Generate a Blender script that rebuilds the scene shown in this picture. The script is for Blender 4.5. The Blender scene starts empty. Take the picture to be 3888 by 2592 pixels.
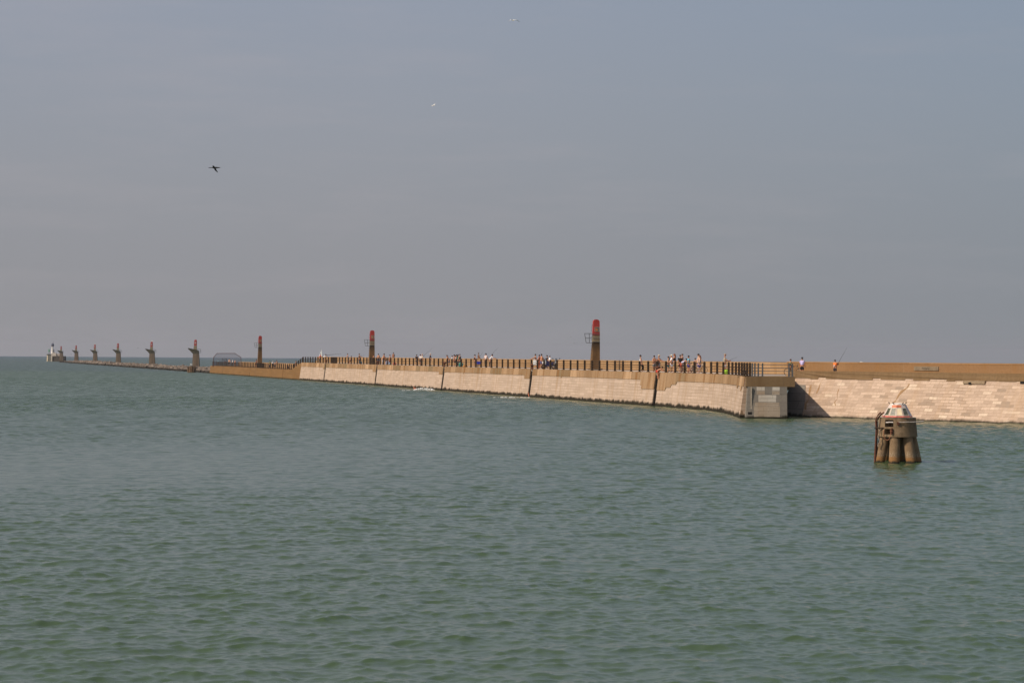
import bpy, bmesh, math, random
import numpy as np
from mathutils import Vector, Matrix
R = math.radians
random.seed(7); np.random.seed(7)
SC = bpy.context.scene
C = SC.collection

# ------------------------------------------------------------------ camera
F = 9632.0; HC = 5.0; RE = 5.17e6
PITCH = 55.8 / F; ROLL = 0.007
fw = Vector((0, math.cos(PITCH), math.sin(PITCH)))
r0 = Vector((1, 0, 0)); u0 = r0.cross(fw)
rt = r0 * math.cos(ROLL) + u0 * math.sin(ROLL)
up = -r0 * math.sin(ROLL) + u0 * math.cos(ROLL)
cd = bpy.data.cameras.new('camera'); co = bpy.data.objects.new('camera', cd); C.objects.link(co)
m = Matrix((rt, up, -fw)).transposed().to_4x4(); m.translation = (0, 0, HC)
co.matrix_world = m
cd.sensor_width = 22.2; cd.lens = 55.0; cd.clip_start = 0.5; cd.clip_end = 60000
SC.camera = co

def pt(px, py, Y):                       # world point seen at photo pixel (px,py), at distance Y
    d = rt * (px - 1944) + up * (1296 - py) + fw * F
    return Vector((0, 0, HC)) + d * (Y / d.y)
def drop(x, y): return (x * x + y * y) / (2 * RE)
def edgeY(px, w=0.0): return (74.85 + 1.0263 * w) * F / (px + 279)

# jetty frame: local x = s (along the jetty, outwards), local y = -w (towards the harbour), z up
JO = Vector((28.69, 200.0, 0)); J = Vector((-.2249, .9744, 0)); JN = Vector((.9744, .2249, 0))
JA = math.atan2(J.y, J.x)
def jw(s, w, z=0.0): return JO + J * s + JN * w + Vector((0, 0, z))
def jl(x, y):
    d = Vector((x, y, 0)) - JO
    return d.dot(J), d.dot(JN)
def s_of(px): return (edgeY(px) - 200) / .9744
ZD, ZL, ZP = 3.45, 1.95, 4.60            # high deck, low deck, parapet top

# ------------------------------------------------------------------ mesh builder
class MB:
    def __init__(self): self.v = []; self.f = []; self.mi = []
    def add(self, vs, fs, k=0):
        o = len(self.v); self.v += [tuple(p) for p in vs]
        for f in fs: self.f.append(tuple(i + o for i in f)); self.mi.append(k)
        return self
    def box(self, c, s, rz=0.0, k=0, taper=None):
        cx, cy, cz = c; hx, hy, hz = s[0] / 2, s[1] / 2, s[2] / 2
        tx, ty = taper or (1, 1); ca, sa = math.cos(rz), math.sin(rz); vs = []
        for z, a, b in ((-hz, 1, 1), (hz, tx, ty)):
            for x, y in ((-hx, -hy), (hx, -hy), (hx, hy), (-hx, hy)):
                x *= a; y *= b
                vs.append((cx + x * ca - y * sa, cy + x * sa + y * ca, cz + z))
        return self.add(vs, [(3, 2, 1, 0), (4, 5, 6, 7), (0, 1, 5, 4), (1, 2, 6, 5), (2, 3, 7, 6), (3, 0, 4, 7)], k)
    def loft(self, rings, k=0, caps=True):
        n = len(rings[0]); vs = [p for r in rings for p in r]; fs = []
        for i in range(len(rings) - 1):
            for j in range(n):
                a = i * n + j; b = i * n + (j + 1) % n
                fs.append((a, b, b + n, a + n))
        if caps:
            fs.append(tuple(range(n - 1, -1, -1))); fs.append(tuple(range((len(rings) - 1) * n, len(rings) * n)))
        return self.add(vs, fs, k)
    def tube(self, pts, r, n=6, k=0):
        pts = [Vector(p) for p in pts]; rs = r if isinstance(r, (list, tuple)) else [r] * len(pts); rings = []
        for i, p in enumerate(pts):
            t = (pts[min(i + 1, len(pts) - 1)] - pts[max(i - 1, 0)]).normalized()
            a = Vector((0, 0, 1)) if abs(t.z) < .9 else Vector((1, 0, 0))
            x = t.cross(a).normalized(); y = x.cross(t)
            rings.append([p + (x * math.cos(q) + y * math.sin(q)) * rs[i] for q in [2 * math.pi * j / n for j in range(n)]])
        return self.loft(rings, k)
    def lathe(self, prof, n=16, c=(0, 0, 0), k=0, ph=0.0):
        return self.loft([[(c[0] + r * math.cos(ph + 2 * math.pi * j / n), c[1] + r * math.sin(ph + 2 * math.pi * j / n), c[2] + z)
                           for j in range(n)] for r, z in prof], k)
    def ell(self, c, r, n=10, rows=6, k=0, z0=-1.0):
        rings = []
        for i in range(rows + 1):
            a = -math.pi / 2 + math.pi * i / rows; z = max(math.sin(a), z0); q = max(math.cos(math.asin(z)), .03)
            rings.append([(c[0] + r[0] * q * math.cos(2 * math.pi * j / n), c[1] + r[1] * q * math.sin(2 * math.pi * j / n), c[2] + r[2] * z) for j in range(n)])
        return self.loft(rings, k)
    def torus(self, c, Rm, r, ax='y', n=20, q=6, k=0):
        vs = []; fs = []
        for i in range(n):
            a = 2 * math.pi * i / n
            for j in range(q):
                b = 2 * math.pi * j / q; d = Rm + r * math.cos(b); h = r * math.sin(b)
                p = (d * math.cos(a), h, d * math.sin(a)) if ax == 'y' else ((h, d * math.cos(a), d * math.sin(a)) if ax == 'x' else (d * math.cos(a), d * math.sin(a), h))
                vs.append((c[0] + p[0], c[1] + p[1], c[2] + p[2]))
                fs.append((i * q + j, ((i + 1) % n) * q + j, ((i + 1) % n) * q + (j + 1) % q, i * q + (j + 1) % q))
        return self.add(vs, fs, k)
    def prism_sz(self, poly, yf, yb, k=0):         # outline in (x,z), front y = yf(z), back y = yb
        n = len(poly); vs = [(x, yf(z), z) for x, z in poly] + [(x, yb, z) for x, z in poly]
        fs = [tuple(range(n)), tuple(range(2 * n - 1, n - 1, -1))] + [(i, i + n, (i + 1) % n + n, (i + 1) % n) for i in range(n)]
        return self.add(vs, fs, k)
    def prism_xy(self, poly, z0, z1, k=0):
        n = len(poly); vs = [(x, y, z0) for x, y in poly] + [(x, y, z1) for x, y in poly]
        fs = [tuple(range(n - 1, -1, -1)), tuple(range(n, 2 * n))] + [(i, (i + 1) % n, (i + 1) % n + n, i + n) for i in range(n)]
        return self.add(vs, fs, k)
    def build(self, name, mats, parent=None, loc=None, rz=None, smooth=False):
        me = bpy.data.meshes.new(name); me.from_pydata(self.v, [], self.f)
        mats = mats if isinstance(mats, (list, tuple)) else [mats]
        for q in mats: me.materials.append(q)
        if len(mats) > 1: me.polygons.foreach_set('material_index', self.mi)
        bm = bmesh.new(); bm.from_mesh(me); bmesh.ops.recalc_face_normals(bm, faces=bm.faces); bm.to_mesh(me); bm.free()
        if smooth:
            me.polygons.foreach_set('use_smooth', [True] * len(me.polygons))
            me.set_sharp_from_angle(angle=R(40))
        me.update()
        o = bpy.data.objects.new(name, me); C.objects.link(o)
        if parent: o.parent = parent
        if loc is not None: o.location = loc
        if rz is not None: o.rotation_euler = (0, 0, rz)
        return o
def tag(o, label, cat, group=None, kind=None):
    if label: o['label'] = label
    if cat: o['category'] = cat
    if group: o['group'] = group
    if kind: o['kind'] = kind
    return o
def thing(name, label, cat, loc=(0, 0, 0), rz=0.0, group=None):
    o = bpy.data.objects.new(name, None); C.objects.link(o); o.location = loc; o.rotation_euler = (0, 0, rz)
    o.empty_display_size = .2
    return tag(o, label, cat, group)

# ------------------------------------------------------------------ materials
class NT:
    def __init__(self, name):
        self.m = bpy.data.materials.new(name); self.m.use_nodes = True; self.t = self.m.node_tree; self.t.nodes.clear()
        self.out = self.t.nodes.new('ShaderNodeOutputMaterial')
    def n(self, typ, ins=None, **kw):
        nd = self.t.nodes.new('ShaderNode' + typ)
        for k, v in kw.items(): setattr(nd, k, v)
        for k, v in (ins or {}).items():
            s = nd.inputs[k]
            if isinstance(v, bpy.types.NodeSocket): self.t.links.new(v, s)
            elif isinstance(v, (list, tuple)) and len(v) == 3 and s.type == 'RGBA': s.default_value = (*v, 1)
            else: s.default_value = v
        return nd
    def math(self, op, a, b=0.0, clamp=False):
        return self.n('Math', {0: a, 1: b}, operation=op, use_clamp=clamp).outputs[0]
    def rng(self, v, a, b, c=0.0, d=1.0):
        return self.n('MapRange', {'Value': v, 'From Min': a, 'From Max': b, 'To Min': c, 'To Max': d}).outputs[0]
    def mix(self, f, a, b, mode='MIX'):
        nd = self.n('Mix', data_type='RGBA', blend_type=mode)
        for i, v in ((0, f), (6, a), (7, b)):
            s = nd.inputs[i]
            if isinstance(v, bpy.types.NodeSocket): self.t.links.new(v, s)
            elif isinstance(v, (list, tuple)): s.default_value = (*v, 1)
            else: s.default_value = v
        return nd.outputs[2]
    def obj(self): return self.n('TexCoord').outputs['Object']
    def sep(self, v): return self.n('SeparateXYZ', {0: v}).outputs
    def vec(self, x, y, z=0.0): return self.n('CombineXYZ', {0: x, 1: y, 2: z}).outputs[0]
    def mapv(self, v, scale=(1, 1, 1), loc=(0, 0, 0)): return self.n('Mapping', {'Vector': v, 'Scale': scale, 'Location': loc}).outputs[0]
    def noise(self, v, scale=1.0, det=4.0, rough=.55): return self.n('TexNoise', {'Vector': v, 'Scale': scale, 'Detail': det, 'Roughness': rough}).outputs[0]
    def bump(self, h, st=.3, dist=.05, nrm=None):
        i = {'Height': h, 'Strength': st, 'Distance': dist}
        if nrm is not None: i['Normal'] = nrm
        return self.n('Bump', i).outputs[0]
    def fin(self, col, rough=.8, bump=None, spec=.3, metal=0.0, **kw):
        i = {'Base Color': col, 'Roughness': rough, 'Specular IOR Level': spec, 'Metallic': metal}
        if bump is not None: i['Normal'] = bump
        i.update(kw)
        p = self.n('BsdfPrincipled', i); self.t.links.new(p.outputs[0], self.out.inputs[0]); return self.m

_mc = {}
def M(col, rough=.75, var=.18, metal=0.0, sc=6.0, spec=.3):
    key = (tuple(round(c, 3) for c in col), rough, var, metal, sc, spec)
    if key in _mc: return _mc[key]
    b = NT('paint_%d' % len(_mc)); v = b.obj()
    n = b.noise(v, sc, 3)
    f = b.rng(n, .3, .7)
    c = b.mix(f, tuple(x * (1 - var) for x in col), tuple(min(1, x * (1 + var)) for x in col))
    _mc[key] = b.fin(c, rough, b.bump(n, .15, .02), spec, metal); return _mc[key]

def stone_mat(name, bw, bh, c1, c2, mort, msize, algae=.35, streak=.5, ochre=(.36, .22, .1), grey=None, warp=0.0, algcol=(.02, .018, .011), dirt=.5):
    b = NT(name); o = b.obj(); x, y, z = b.sep(o)
    wob = b.noise(b.vec(x, z), .35, 3)
    zz = b.math('ADD', z, b.math('MULTIPLY', b.math('SUBTRACT', wob, .5), .10 + warp))
    uv = b.vec(x, zz)
    br = b.n('TexBrick', {'Vector': uv, 'Color1': (0, 0, 0), 'Color2': (1, 1, 1), 'Mortar': (.5, .5, .5), 'Scale': 1.0, 'Mortar Size': msize,
                          'Mortar Smooth': .35, 'Bias': 0.0, 'Brick Width': bw, 'Row Height': bh}, offset=.5)
    tone = b.sep(br.outputs['Color'])[0]
    col = b.mix(tone, c1, c2)
    if grey:
        sel = b.rng(tone, .9, .97)
        col = b.mix(b.math('MULTIPLY', sel, .5), col, grey)
        sel2 = b.rng(tone, .12, .06)
        col = b.mix(b.math('MULTIPLY', sel2, .55), col, tuple(min(.72, q * 1.22) for q in c1))
    fine = b.noise(uv, 5.0, 5)
    big = b.noise(b.vec(b.math('MULTIPLY', x, .16), b.math('MULTIPLY', z, .5)), 1.0, 4)
    col = b.mix(b.math('MULTIPLY', b.rng(fine, .35, .7), .34), col, tuple(q * .66 for q in c2))
    col = b.mix(b.math('MULTIPLY', b.rng(big, .45, .7), dirt * .6), col, tuple(q * .72 for q in c1))
    mfac = b.math('MULTIPLY', br.outputs['Fac'], b.math('MULTIPLY', b.rng(b.noise(uv, 1.3, 3), .35, .6, .45, 1.0), b.rng(b.noise(uv, .12, 2), .38, .6, .4, 1.0)))
    col = b.mix(mfac, col, mort)
    st = b.noise(b.vec(b.math('MULTIPLY', x, .9), b.math('MULTIPLY', z, .10)), 1.0, 5, .65)
    st2 = b.noise(b.vec(b.math('MULTIPLY', x, 3.1), b.math('MULTIPLY', z, .2)), 1.0, 4, .65)
    col = b.mix(b.math('MULTIPLY', b.rng(st, .50, .66), streak), col, ochre)
    col = b.mix(b.math('MULTIPLY', b.rng(st2, .50, .68), streak * .35), col, tuple(q * .8 for q in ochre))
    if algae > 0:
        an = b.noise(b.vec(b.math('MULTIPLY', x, .55), b.math('MULTIPLY', z, .5)), 1.0, 6, .7)
        an2 = b.noise(b.vec(b.math('MULTIPLY', x, 4.0), b.math('MULTIPLY', z, .6)), 1.0, 3, .6)
        lvl = b.math('ADD', b.math('MULTIPLY', b.math('SUBTRACT', an, .38), algae * 3.2), b.math('MULTIPLY', b.math('SUBTRACT', an2, .5), algae * 1.2))
        lvl = b.math('ADD', lvl, algae * .65)
        af = b.rng(b.math('SUBTRACT', lvl, z), -.10, .10)
        col = b.mix(b.math('MULTIPLY', af, .97), col, algcol)
    h = b.math('SUBTRACT', b.math('ADD', fine, b.math('MULTIPLY', tone, .5)), b.math('MULTIPLY', br.outputs['Fac'], 1.6))
    return b.fin(col, .95, b.bump(h, .3, .025), .06)

MATS = {}
MATS['facing'] = stone_mat('limestone_facing', 2.15, .31, (.615, .47, .365), (.49, .37, .28), (.25, .165, .105), .02, .34, .5, (.38, .24, .13), dirt=1.0)
MATS['coping'] = stone_mat('ochre_coping', 3.28, 6.0, (.50, .325, .19), (.265, .165, .085), (.085, .05, .025), .06, 0, .8, (.24, .115, .04), dirt=.9, grey=(.23, .19, .11))
MATS['lowwall'] = stone_mat('brown_low_wall', 5.0, .45, (.26, .15, .065), (.215, .122, .052), (.14, .08, .04), .02, .14, .55, (.24, .12, .04), dirt=.7)
MATS['parapet'] = stone_mat('ochre_parapet', 3.28, 4.0, (.45, .285, .15), (.37, .23, .115), (.17, .10, .05), .05, 0, .5, (.30, .165, .065), dirt=.7)
MATS['sea_parapet'] = stone_mat('brown_parapet', 7.5, 6.0, (.295, .17, .082), (.24, .137, .064), (.33, .215, .125), .03, 0, .55, (.26, .135, .05), dirt=.8)
MATS['lip'] = stone_mat('weathered_lip', 3.1, 4.0, (.40, .235, .11), (.30, .165, .07), (.2, .12, .06), .04, 0, .6, (.26, .14, .06), dirt=.9)
MATS['kerb'] = stone_mat('kerb_concrete', 9.0, 5.0, (.24, .155, .082), (.195, .125, .065), (.15, .1, .06), .02, 0, .6, (.16, .095, .045), dirt=.9)
MATS['masonry'] = stone_mat('slope_masonry', .92, .245, (.65, .49, .37), (.425, .31, .23), (.22, .135, .08), .018, .14, .3, (.40, .25, .13), grey=(.27, .215, .16), warp=.12)
MATS['block'] = stone_mat('end_block_concrete', 3.6, .66, (.255, .225, .19), (.22, .195, .165), (.07, .06, .05), .02, .22, .3, (.16, .12, .08), dirt=.8)
MATS['pale'] = stone_mat('pale_block', .9, .33, (.62, .56, .48), (.52, .46, .39), (.2, .16, .12), .016, 0, .25, (.36, .28, .19))
MATS['mid'] = stone_mat('weathered_block', .85, .3, (.44, .355, .27), (.36, .29, .22), (.2, .15, .11), .016, .12, .4, (.3, .2, .12))
MATS['deck'] = M((.42, .35, .29), .9, .2, sc=.8)
MATS['iron'] = M((.060, .040, .026), .85, .4, sc=9, spec=.1)
MATS['steel'] = M((.10, .105, .11), .6, .25, sc=9)
MATS['dark'] = M((.018, .015, .012), .85, .4, sc=5)
MATS['rust'] = M((.12, .045, .025), .85, .5, sc=14)
MATS['slot_shade'] = M((.012, .010, .008), .95, .5, sc=2, spec=.03)  # near-black colour for the shadow and dark weed in the wall joints
MATS['white'] = M((.78, .77, .74), .6, .08)
MATS['black'] = M((.015, .015, .017), .6, .2)

def shaft_mat():
    b = NT('brown_pylon_concrete'); x, y, z = b.sep(b.obj())
    n = b.noise(b.vec(b.math('MULTIPLY', x, 2.2), b.math('MULTIPLY', y, 2.2), b.math('MULTIPLY', z, .5)), 1.0, 5, .65)
    c = b.mix(b.rng(n, .3, .7), (.12, .066, .028), (.22, .125, .055))
    st = b.math('MULTIPLY', b.rng(z, 2.0, 3.0), b.rng(z, 3.32, 3.28))
    st = b.math('MULTIPLY', st, b.rng(n, .2, .55, .45, 1.0))
    c = b.mix(b.math('MULTIPLY', st, .85), c, (.045, .032, .02))
    top = b.rng(z, 3.28, 3.32)
    c = b.mix(top, c, b.mix(b.rng(n, .35, .65), (.25, .19, .11), (.34, .26, .16)))
    return b.fin(c, .9, b.bump(n, .4, .05), .2)
MATS['shaft'] = shaft_mat()
def seashaft_mat():
    b = NT('weathered_sea_pylon'); x, y, z = b.sep(b.obj())
    n = b.noise(b.vec(b.math('MULTIPLY', x, 2.0), b.math('MULTIPLY', y, 2.0), b.math('MULTIPLY', z, .35)), 1.0, 5, .65)
    c = b.mix(b.rng(n, .3, .7), (.12, .088, .06), (.205, .152, .108))
    c = b.mix(b.rng(z, 1.1, .25), c, (.055, .045, .035))
    c = b.mix(b.math('MULTIPLY', b.rng(z, 4.6, 5.4), .75), c, (.13, .115, .085))
    return b.fin(c, .9, b.bump(n, .4, .06), .2)
MATS['seashaft'] = seashaft_mat()
def red_mat():
    b = NT('faded_red_paint'); x, y, z = b.sep(b.obj())
    n = b.noise(b.vec(b.math('MULTIPLY', x, 3.0), b.math('MULTIPLY', y, 3.0), b.math('MULTIPLY', z, .7)), 1.0, 4, .6)
    c = b.mix(b.rng(n, .35, .7), (.37, .03, .024), (.46, .06, .045))
    return b.fin(c, .55, b.bump(n, .2, .02), .4)
MATS['red'] = red_mat()
MATS['glass'] = M((.16, .15, .12), .35, .4, sc=3)
MATS['rock'] = None
def rock_mat():
    b = NT('breakwater_rock'); o = b.obj(); z = b.sep(o)[2]
    n = b.noise(o, .9, 4); n2 = b.noise(o, .33, 2)
    c = b.mix(b.rng(n2, .35, .65), (.09, .07, .055), (.38, .30, .24))
    c = b.mix(b.rng(n, .3, .7), c, (.13, .105, .085))
    c = b.mix(b.rng(z, .75, .35), c, (.035, .03, .024))
    return b.fin(c, .95, b.bump(n, .5, .1), .15)
MATS['rock'] = rock_mat()

# ------------------------------------------------------------------ world, sun
SUN_AZ, SUN_EL = 63.0, 42.0            # azimuth left of straight-behind-the-camera
to_sun = Vector((-math.sin(R(SUN_AZ)) * math.cos(R(SUN_EL)), -math.cos(R(SUN_AZ)) * math.cos(R(SUN_EL)), math.sin(R(SUN_EL))))
sl = bpy.data.lights.new('sun', 'SUN'); sl.energy = 3.7; sl.angle = R(.6); sl.color = (1.0, .87, .72)
so = bpy.data.objects.new('sun', sl); C.objects.link(so); so.rotation_euler = (-to_sun).to_track_quat('-Z', 'Y').to_euler(); so.location = (-60, -60, 80)
W = bpy.data.worlds.new('World'); SC.world = W; W.use_nodes = True
wt = W.node_tree; wt.nodes.clear()
def wn(typ, **kw):
    nd = wt.nodes.new('ShaderNode' + typ)
    for k, v in kw.items(): setattr(nd, k, v)
    return nd
sky = wn('TexSky', sky_type='NISHITA', sun_disc=False, sun_elevation=R(SUN_EL), sun_rotation=R(180 + SUN_AZ), altitude=0, air_density=1.0, dust_density=4.0, ozone_density=2.5)
tc = wn('TexCoord'); sp = wn('SeparateXYZ'); wt.links.new(tc.outputs['Generated'], sp.inputs[0])
mapn = wn('Mapping'); mapn.inputs['Scale'].default_value = (6.0, 6.0, 40.0); mapn.inputs['Rotation'].default_value = (0, R(5), 0)
wt.links.new(tc.outputs['Generated'], mapn.inputs[0])
nz = wn('TexNoise'); nz.inputs['Scale'].default_value = 1.0; nz.inputs['Detail'].default_value = 5; nz.inputs['Roughness'].default_value = .65
wt.links.new(mapn.outputs[0], nz.inputs['Vector'])
cr = wn('MapRange'); cr.inputs['From Min'].default_value = .50; cr.inputs['From Max'].default_value = .78; cr.inputs['To Max'].default_value = .22
wt.links.new(nz.outputs[0], cr.inputs[0])
hz = wn('MapRange'); hz.inputs['From Min'].default_value = -.01; hz.inputs['From Max'].default_value = .22
hz.inputs['To Min'].default_value = .88; hz.inputs['To Max'].default_value = .55; wt.links.new(sp.outputs[2], hz.inputs[0])
mx = wn('Mix', data_type='RGBA'); wt.links.new(hz.outputs[0], mx.inputs[0]); wt.links.new(sky.outputs[0], mx.inputs[6])
hc_ = wn('MapRange'); hc_.inputs['From Min'].default_value = .0; hc_.inputs['From Max'].default_value = .14; wt.links.new(sp.outputs[2], hc_.inputs[0])
hm_ = wn('Mix', data_type='RGBA'); wt.links.new(hc_.outputs[0], hm_.inputs[0]); hm_.inputs[6].default_value = (3.32, 3.32, 3.48, 1); hm_.inputs[7].default_value = (3.45, 3.65, 4.4, 1)
wt.links.new(hm_.outputs[2], mx.inputs[7])
mx2 = wn('Mix', data_type='RGBA'); wt.links.new(cr.outputs[0], mx2.inputs[0]); wt.links.new(mx.outputs[2], mx2.inputs[6]); mx2.inputs[7].default_value = (4.6, 4.1, 4.25, 1)
az_ = wn('MapRange'); az_.inputs['From Min'].default_value = -.05; az_.inputs['From Max'].default_value = .24; wt.links.new(sp.outputs[0], az_.inputs[0])
mx3 = wn('Mix', data_type='RGBA', blend_type='MULTIPLY'); wt.links.new(az_.outputs[0], mx3.inputs[0]); wt.links.new(mx2.outputs[2], mx3.inputs[6]); mx3.inputs[7].default_value = (.84, .91, .94, 1)
bg = wn('Background'); bg.inputs[1].default_value = .1; wt.links.new(mx3.outputs[2], bg.inputs[0])
wo = wn('OutputWorld'); wt.links.new(bg.outputs[0], wo.inputs[0])
SC.view_settings.view_transform = 'Standard'; SC.view_settings.look = 'None'; SC.view_settings.exposure = 0.0; SC.view_settings.gamma = 1.0

# ------------------------------------------------------------------ sea
def build_sea():
    rad = np.concatenate([np.linspace(2, 20, 10)[:-1], np.linspace(20, 36, 50)[:-1], np.arange(36, 58, .055), np.arange(58, 95, .085), np.arange(95, 160, .14), np.arange(160, 300, .2),
                          np.arange(300, 520, .42), np.arange(520, 1000, 1.5), np.geomspace(1000, 16000, 90)])
    step = np.gradient(rad)
    dense = np.concatenate([np.linspace(-.42, -.225, 90)[:-1], np.linspace(-.225, .225, 760), np.linspace(.225, .42, 90)[1:]]); rest = np.linspace(.42, 2 * math.pi - .42, 60)[1:-1]
    ang = np.concatenate([dense, rest]); nA = len(ang); nR = len(rad)
    RR, AA = np.meshgrid(rad, ang, indexing='ij'); ST = np.repeat(step[:, None], nA, 1)
    X = RR * np.sin(AA); Y = RR * np.cos(AA)
    dx = np.zeros_like(X); dy = np.zeros_like(X); dz = np.zeros_like(X)
    rs = np.random.RandomState(3); NW = 90
    lam = np.exp(np.linspace(math.log(.19), math.log(3.8), NW)) * rs.uniform(.93, 1.07, NW)
    main = R(-72)                                            # travel direction of the wind waves
    rows = int((rad < 1000).sum()); Xs = X[:rows]; Ys = Y[:rows]; Ss = ST[:rows]
    big = .92 + .34 * (np.sin(Xs * .05 + Ys * .013 + 1) * np.sin(Ys * .021 - Xs * .017 + 2) + .5 * np.sin(Xs * .11 - Ys * .05))
    inview = (np.abs(AA[:rows]) < .45)
    for L in lam:
        k = 2 * math.pi / L; spread = 1.0 if L < .8 else .7
        th = main + rs.normal(0, spread); ph = rs.uniform(0, 2 * math.pi)
        slope = .034 * (1.0 if L < .6 else (.6 / L) ** .65)
        a = slope / k
        w = np.clip((L / Ss - 1.9) / 1.6, 0, 1) * big * inview
        p = k * (Xs * math.cos(th) + Ys * math.sin(th)) + ph
        s = np.sin(p); c = np.cos(p)
        dz[:rows] += a * w * c
        dx[:rows] -= .9 * a * w * s * math.cos(th); dy[:rows] -= .9 * a * w * s * math.sin(th)
    V = np.stack([X + dx, Y + dy, dz - (X * X + Y * Y) / (2 * RE)], -1).reshape(-1, 3)
    i = np.arange(nR - 1)[:, None]; j = np.arange(nA)[None, :]; j2 = (j + 1) % nA
    Q = np.stack([i * nA + j, i * nA + j2, (i + 1) * nA + j2, (i + 1) * nA + j], -1).reshape(-1, 4)
    Q = Q[:, ::-1]
    me = bpy.data.meshes.new('sea'); nv = len(V); nf = len(Q)
    me.vertices.add(nv); me.vertices.foreach_set('co', V.ravel().astype(np.float32))
    me.loops.add(nf * 4); me.loops.foreach_set('vertex_index', Q.ravel().astype(np.int32))
    me.polygons.add(nf); me.polygons.foreach_set('loop_start', np.arange(0, nf * 4, 4, dtype=np.int32)); me.polygons.foreach_set('loop_total', np.full(nf, 4, np.int32))
    me.polygons.foreach_set('use_smooth', np.ones(nf, bool)); me.update(calc_edges=True); me.validate()
    b = NT('sea_water'); o = b.obj(); x, y, z = b.sep(o)
    pat = b.noise(b.vec(b.math('MULTIPLY', x, .012), b.math('MULTIPLY', y, .006)), 1.0, 4)
    pat2 = b.noise(b.vec(b.math('MULTIPLY', x, .004), b.math('MULTIPLY', y, .016)), 1.0, 3)
    c = b.mix(b.rng(pat, .35, .65), (.048, .081, .033), (.058, .094, .042))
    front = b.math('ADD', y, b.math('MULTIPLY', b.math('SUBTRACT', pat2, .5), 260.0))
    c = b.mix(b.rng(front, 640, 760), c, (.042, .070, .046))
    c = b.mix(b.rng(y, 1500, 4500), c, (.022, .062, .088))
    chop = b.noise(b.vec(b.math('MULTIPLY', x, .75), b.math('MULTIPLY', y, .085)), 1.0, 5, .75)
    c = b.mix(b.math('MULTIPLY', b.rng(chop, .46, .6), b.rng(y, 80, 240, 0.0, .75)), c, (.030, .056, .030))  # dark streaks in the colour stand for shading of waves too small to resolve
    n1 = b.noise(b.mapv(o, (1.0, 1.6, 1.0)), 9.0, 4, .65)
    n2 = b.noise(b.mapv(o, (1.0, 1.4, 1.0)), .9, 5, .6)
    gust = b.rng(pat2, .35, .7, .8, 1.0)
    bp = b.bump(n2, b.math('MULTIPLY', b.rng(y, 80, 400, .05, .5), gust), .35)
    bp = b.bump(n1, b.math('MULTIPLY', .35, gust), .02, bp)
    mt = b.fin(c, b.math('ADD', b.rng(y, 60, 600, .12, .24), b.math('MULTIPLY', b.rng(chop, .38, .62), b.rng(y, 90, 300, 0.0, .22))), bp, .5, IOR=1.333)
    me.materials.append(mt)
    so_ = bpy.data.objects.new('sea', me); C.objects.link(so_); tag(so_, None, None, kind='structure')
build_sea()

# ------------------------------------------------------------------ haze
hb = NT('haze_air'); vol = hb.n('VolumePrincipled', {'Color': (.80, .80, .86), 'Density': 5.5e-5, 'Anisotropy': .25}); hb.t.links.new(vol.outputs[0], hb.out.inputs[1])
MBh = MB().box((0, 0, 14), (34000, 34000, 118)); ho = MBh.build('haze', hb.m); tag(ho, None, None, kind='stuff')

# ------------------------------------------------------------------ jetty
jet = thing('jetty', 'long harbour jetty of pale stone panels with ochre coping and a lower brown far end', 'jetty', JO, JA)
def bat(off=0.0): return lambda z: .05 + .13 * (ZD - z) + off
joints = [61.0, 116.2, 170.6, 226.4, 282.0]
FL = [(61.0, 0), (50.0, 0.0), (43.0, -.12), (35.7, -1.1), (29.5, -2.4), (23.5, -3.8), (18.0, -5.2), (12.8, -6.5)]
GAP = 1.2
ends = joints + [313.6]
stepz = [(5.2, 1.72, 9.0, 2.0), (3.4, 2.25, 5.0, 2.45), (3.2, 2.3, 4.0, 2.5), (3.6, 2.25, 5.0, 2.45), (2.5, 2.35, 3.5, 2.5)]
for i in range(5):
    a, b_ = ends[i] + (GAP / 2), ends[i + 1] - (GAP / 2 if i < 4 else 0)
    MB().prism_sz([(a, -2.2), (b_, -2.2), (b_, 3.3), (a, 3.3)], bat(0), -1.6).build('wall_panel', MATS['facing'], jet)
    w1, z1, w2, z2 = stepz[i]; zc = 2.66
    poly = [(a, ZD), (b_, ZD), (b_, zc)]
    q = b_ - random.uniform(12, 20)
    poly += [(q + .3, zc), (q, zc - .16), (q - .25, zc)]
    poly += [(a + w1, zc), (a + w1, z1 + .35), (a + w1 - .55, z1 + .35), (a + w1 - .55, z1), (a, z1)]
    MB().prism_sz(poly, bat(.05), -1.0).build('coping', MATS['coping'], jet)
    MB().prism_sz([(ends[i] - GAP / 2 - .02, -2.2), (ends[i] + GAP / 2 + .02, -2.2), (ends[i] + GAP / 2 + .02, 3.3), (ends[i] - GAP / 2 - .02, 3.3)], bat(-.09), -1.5).build('joint_shade_slab', MATS['slot_shade'], jet)  # slab barely set back; joint shadow and weed put into its colour
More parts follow.
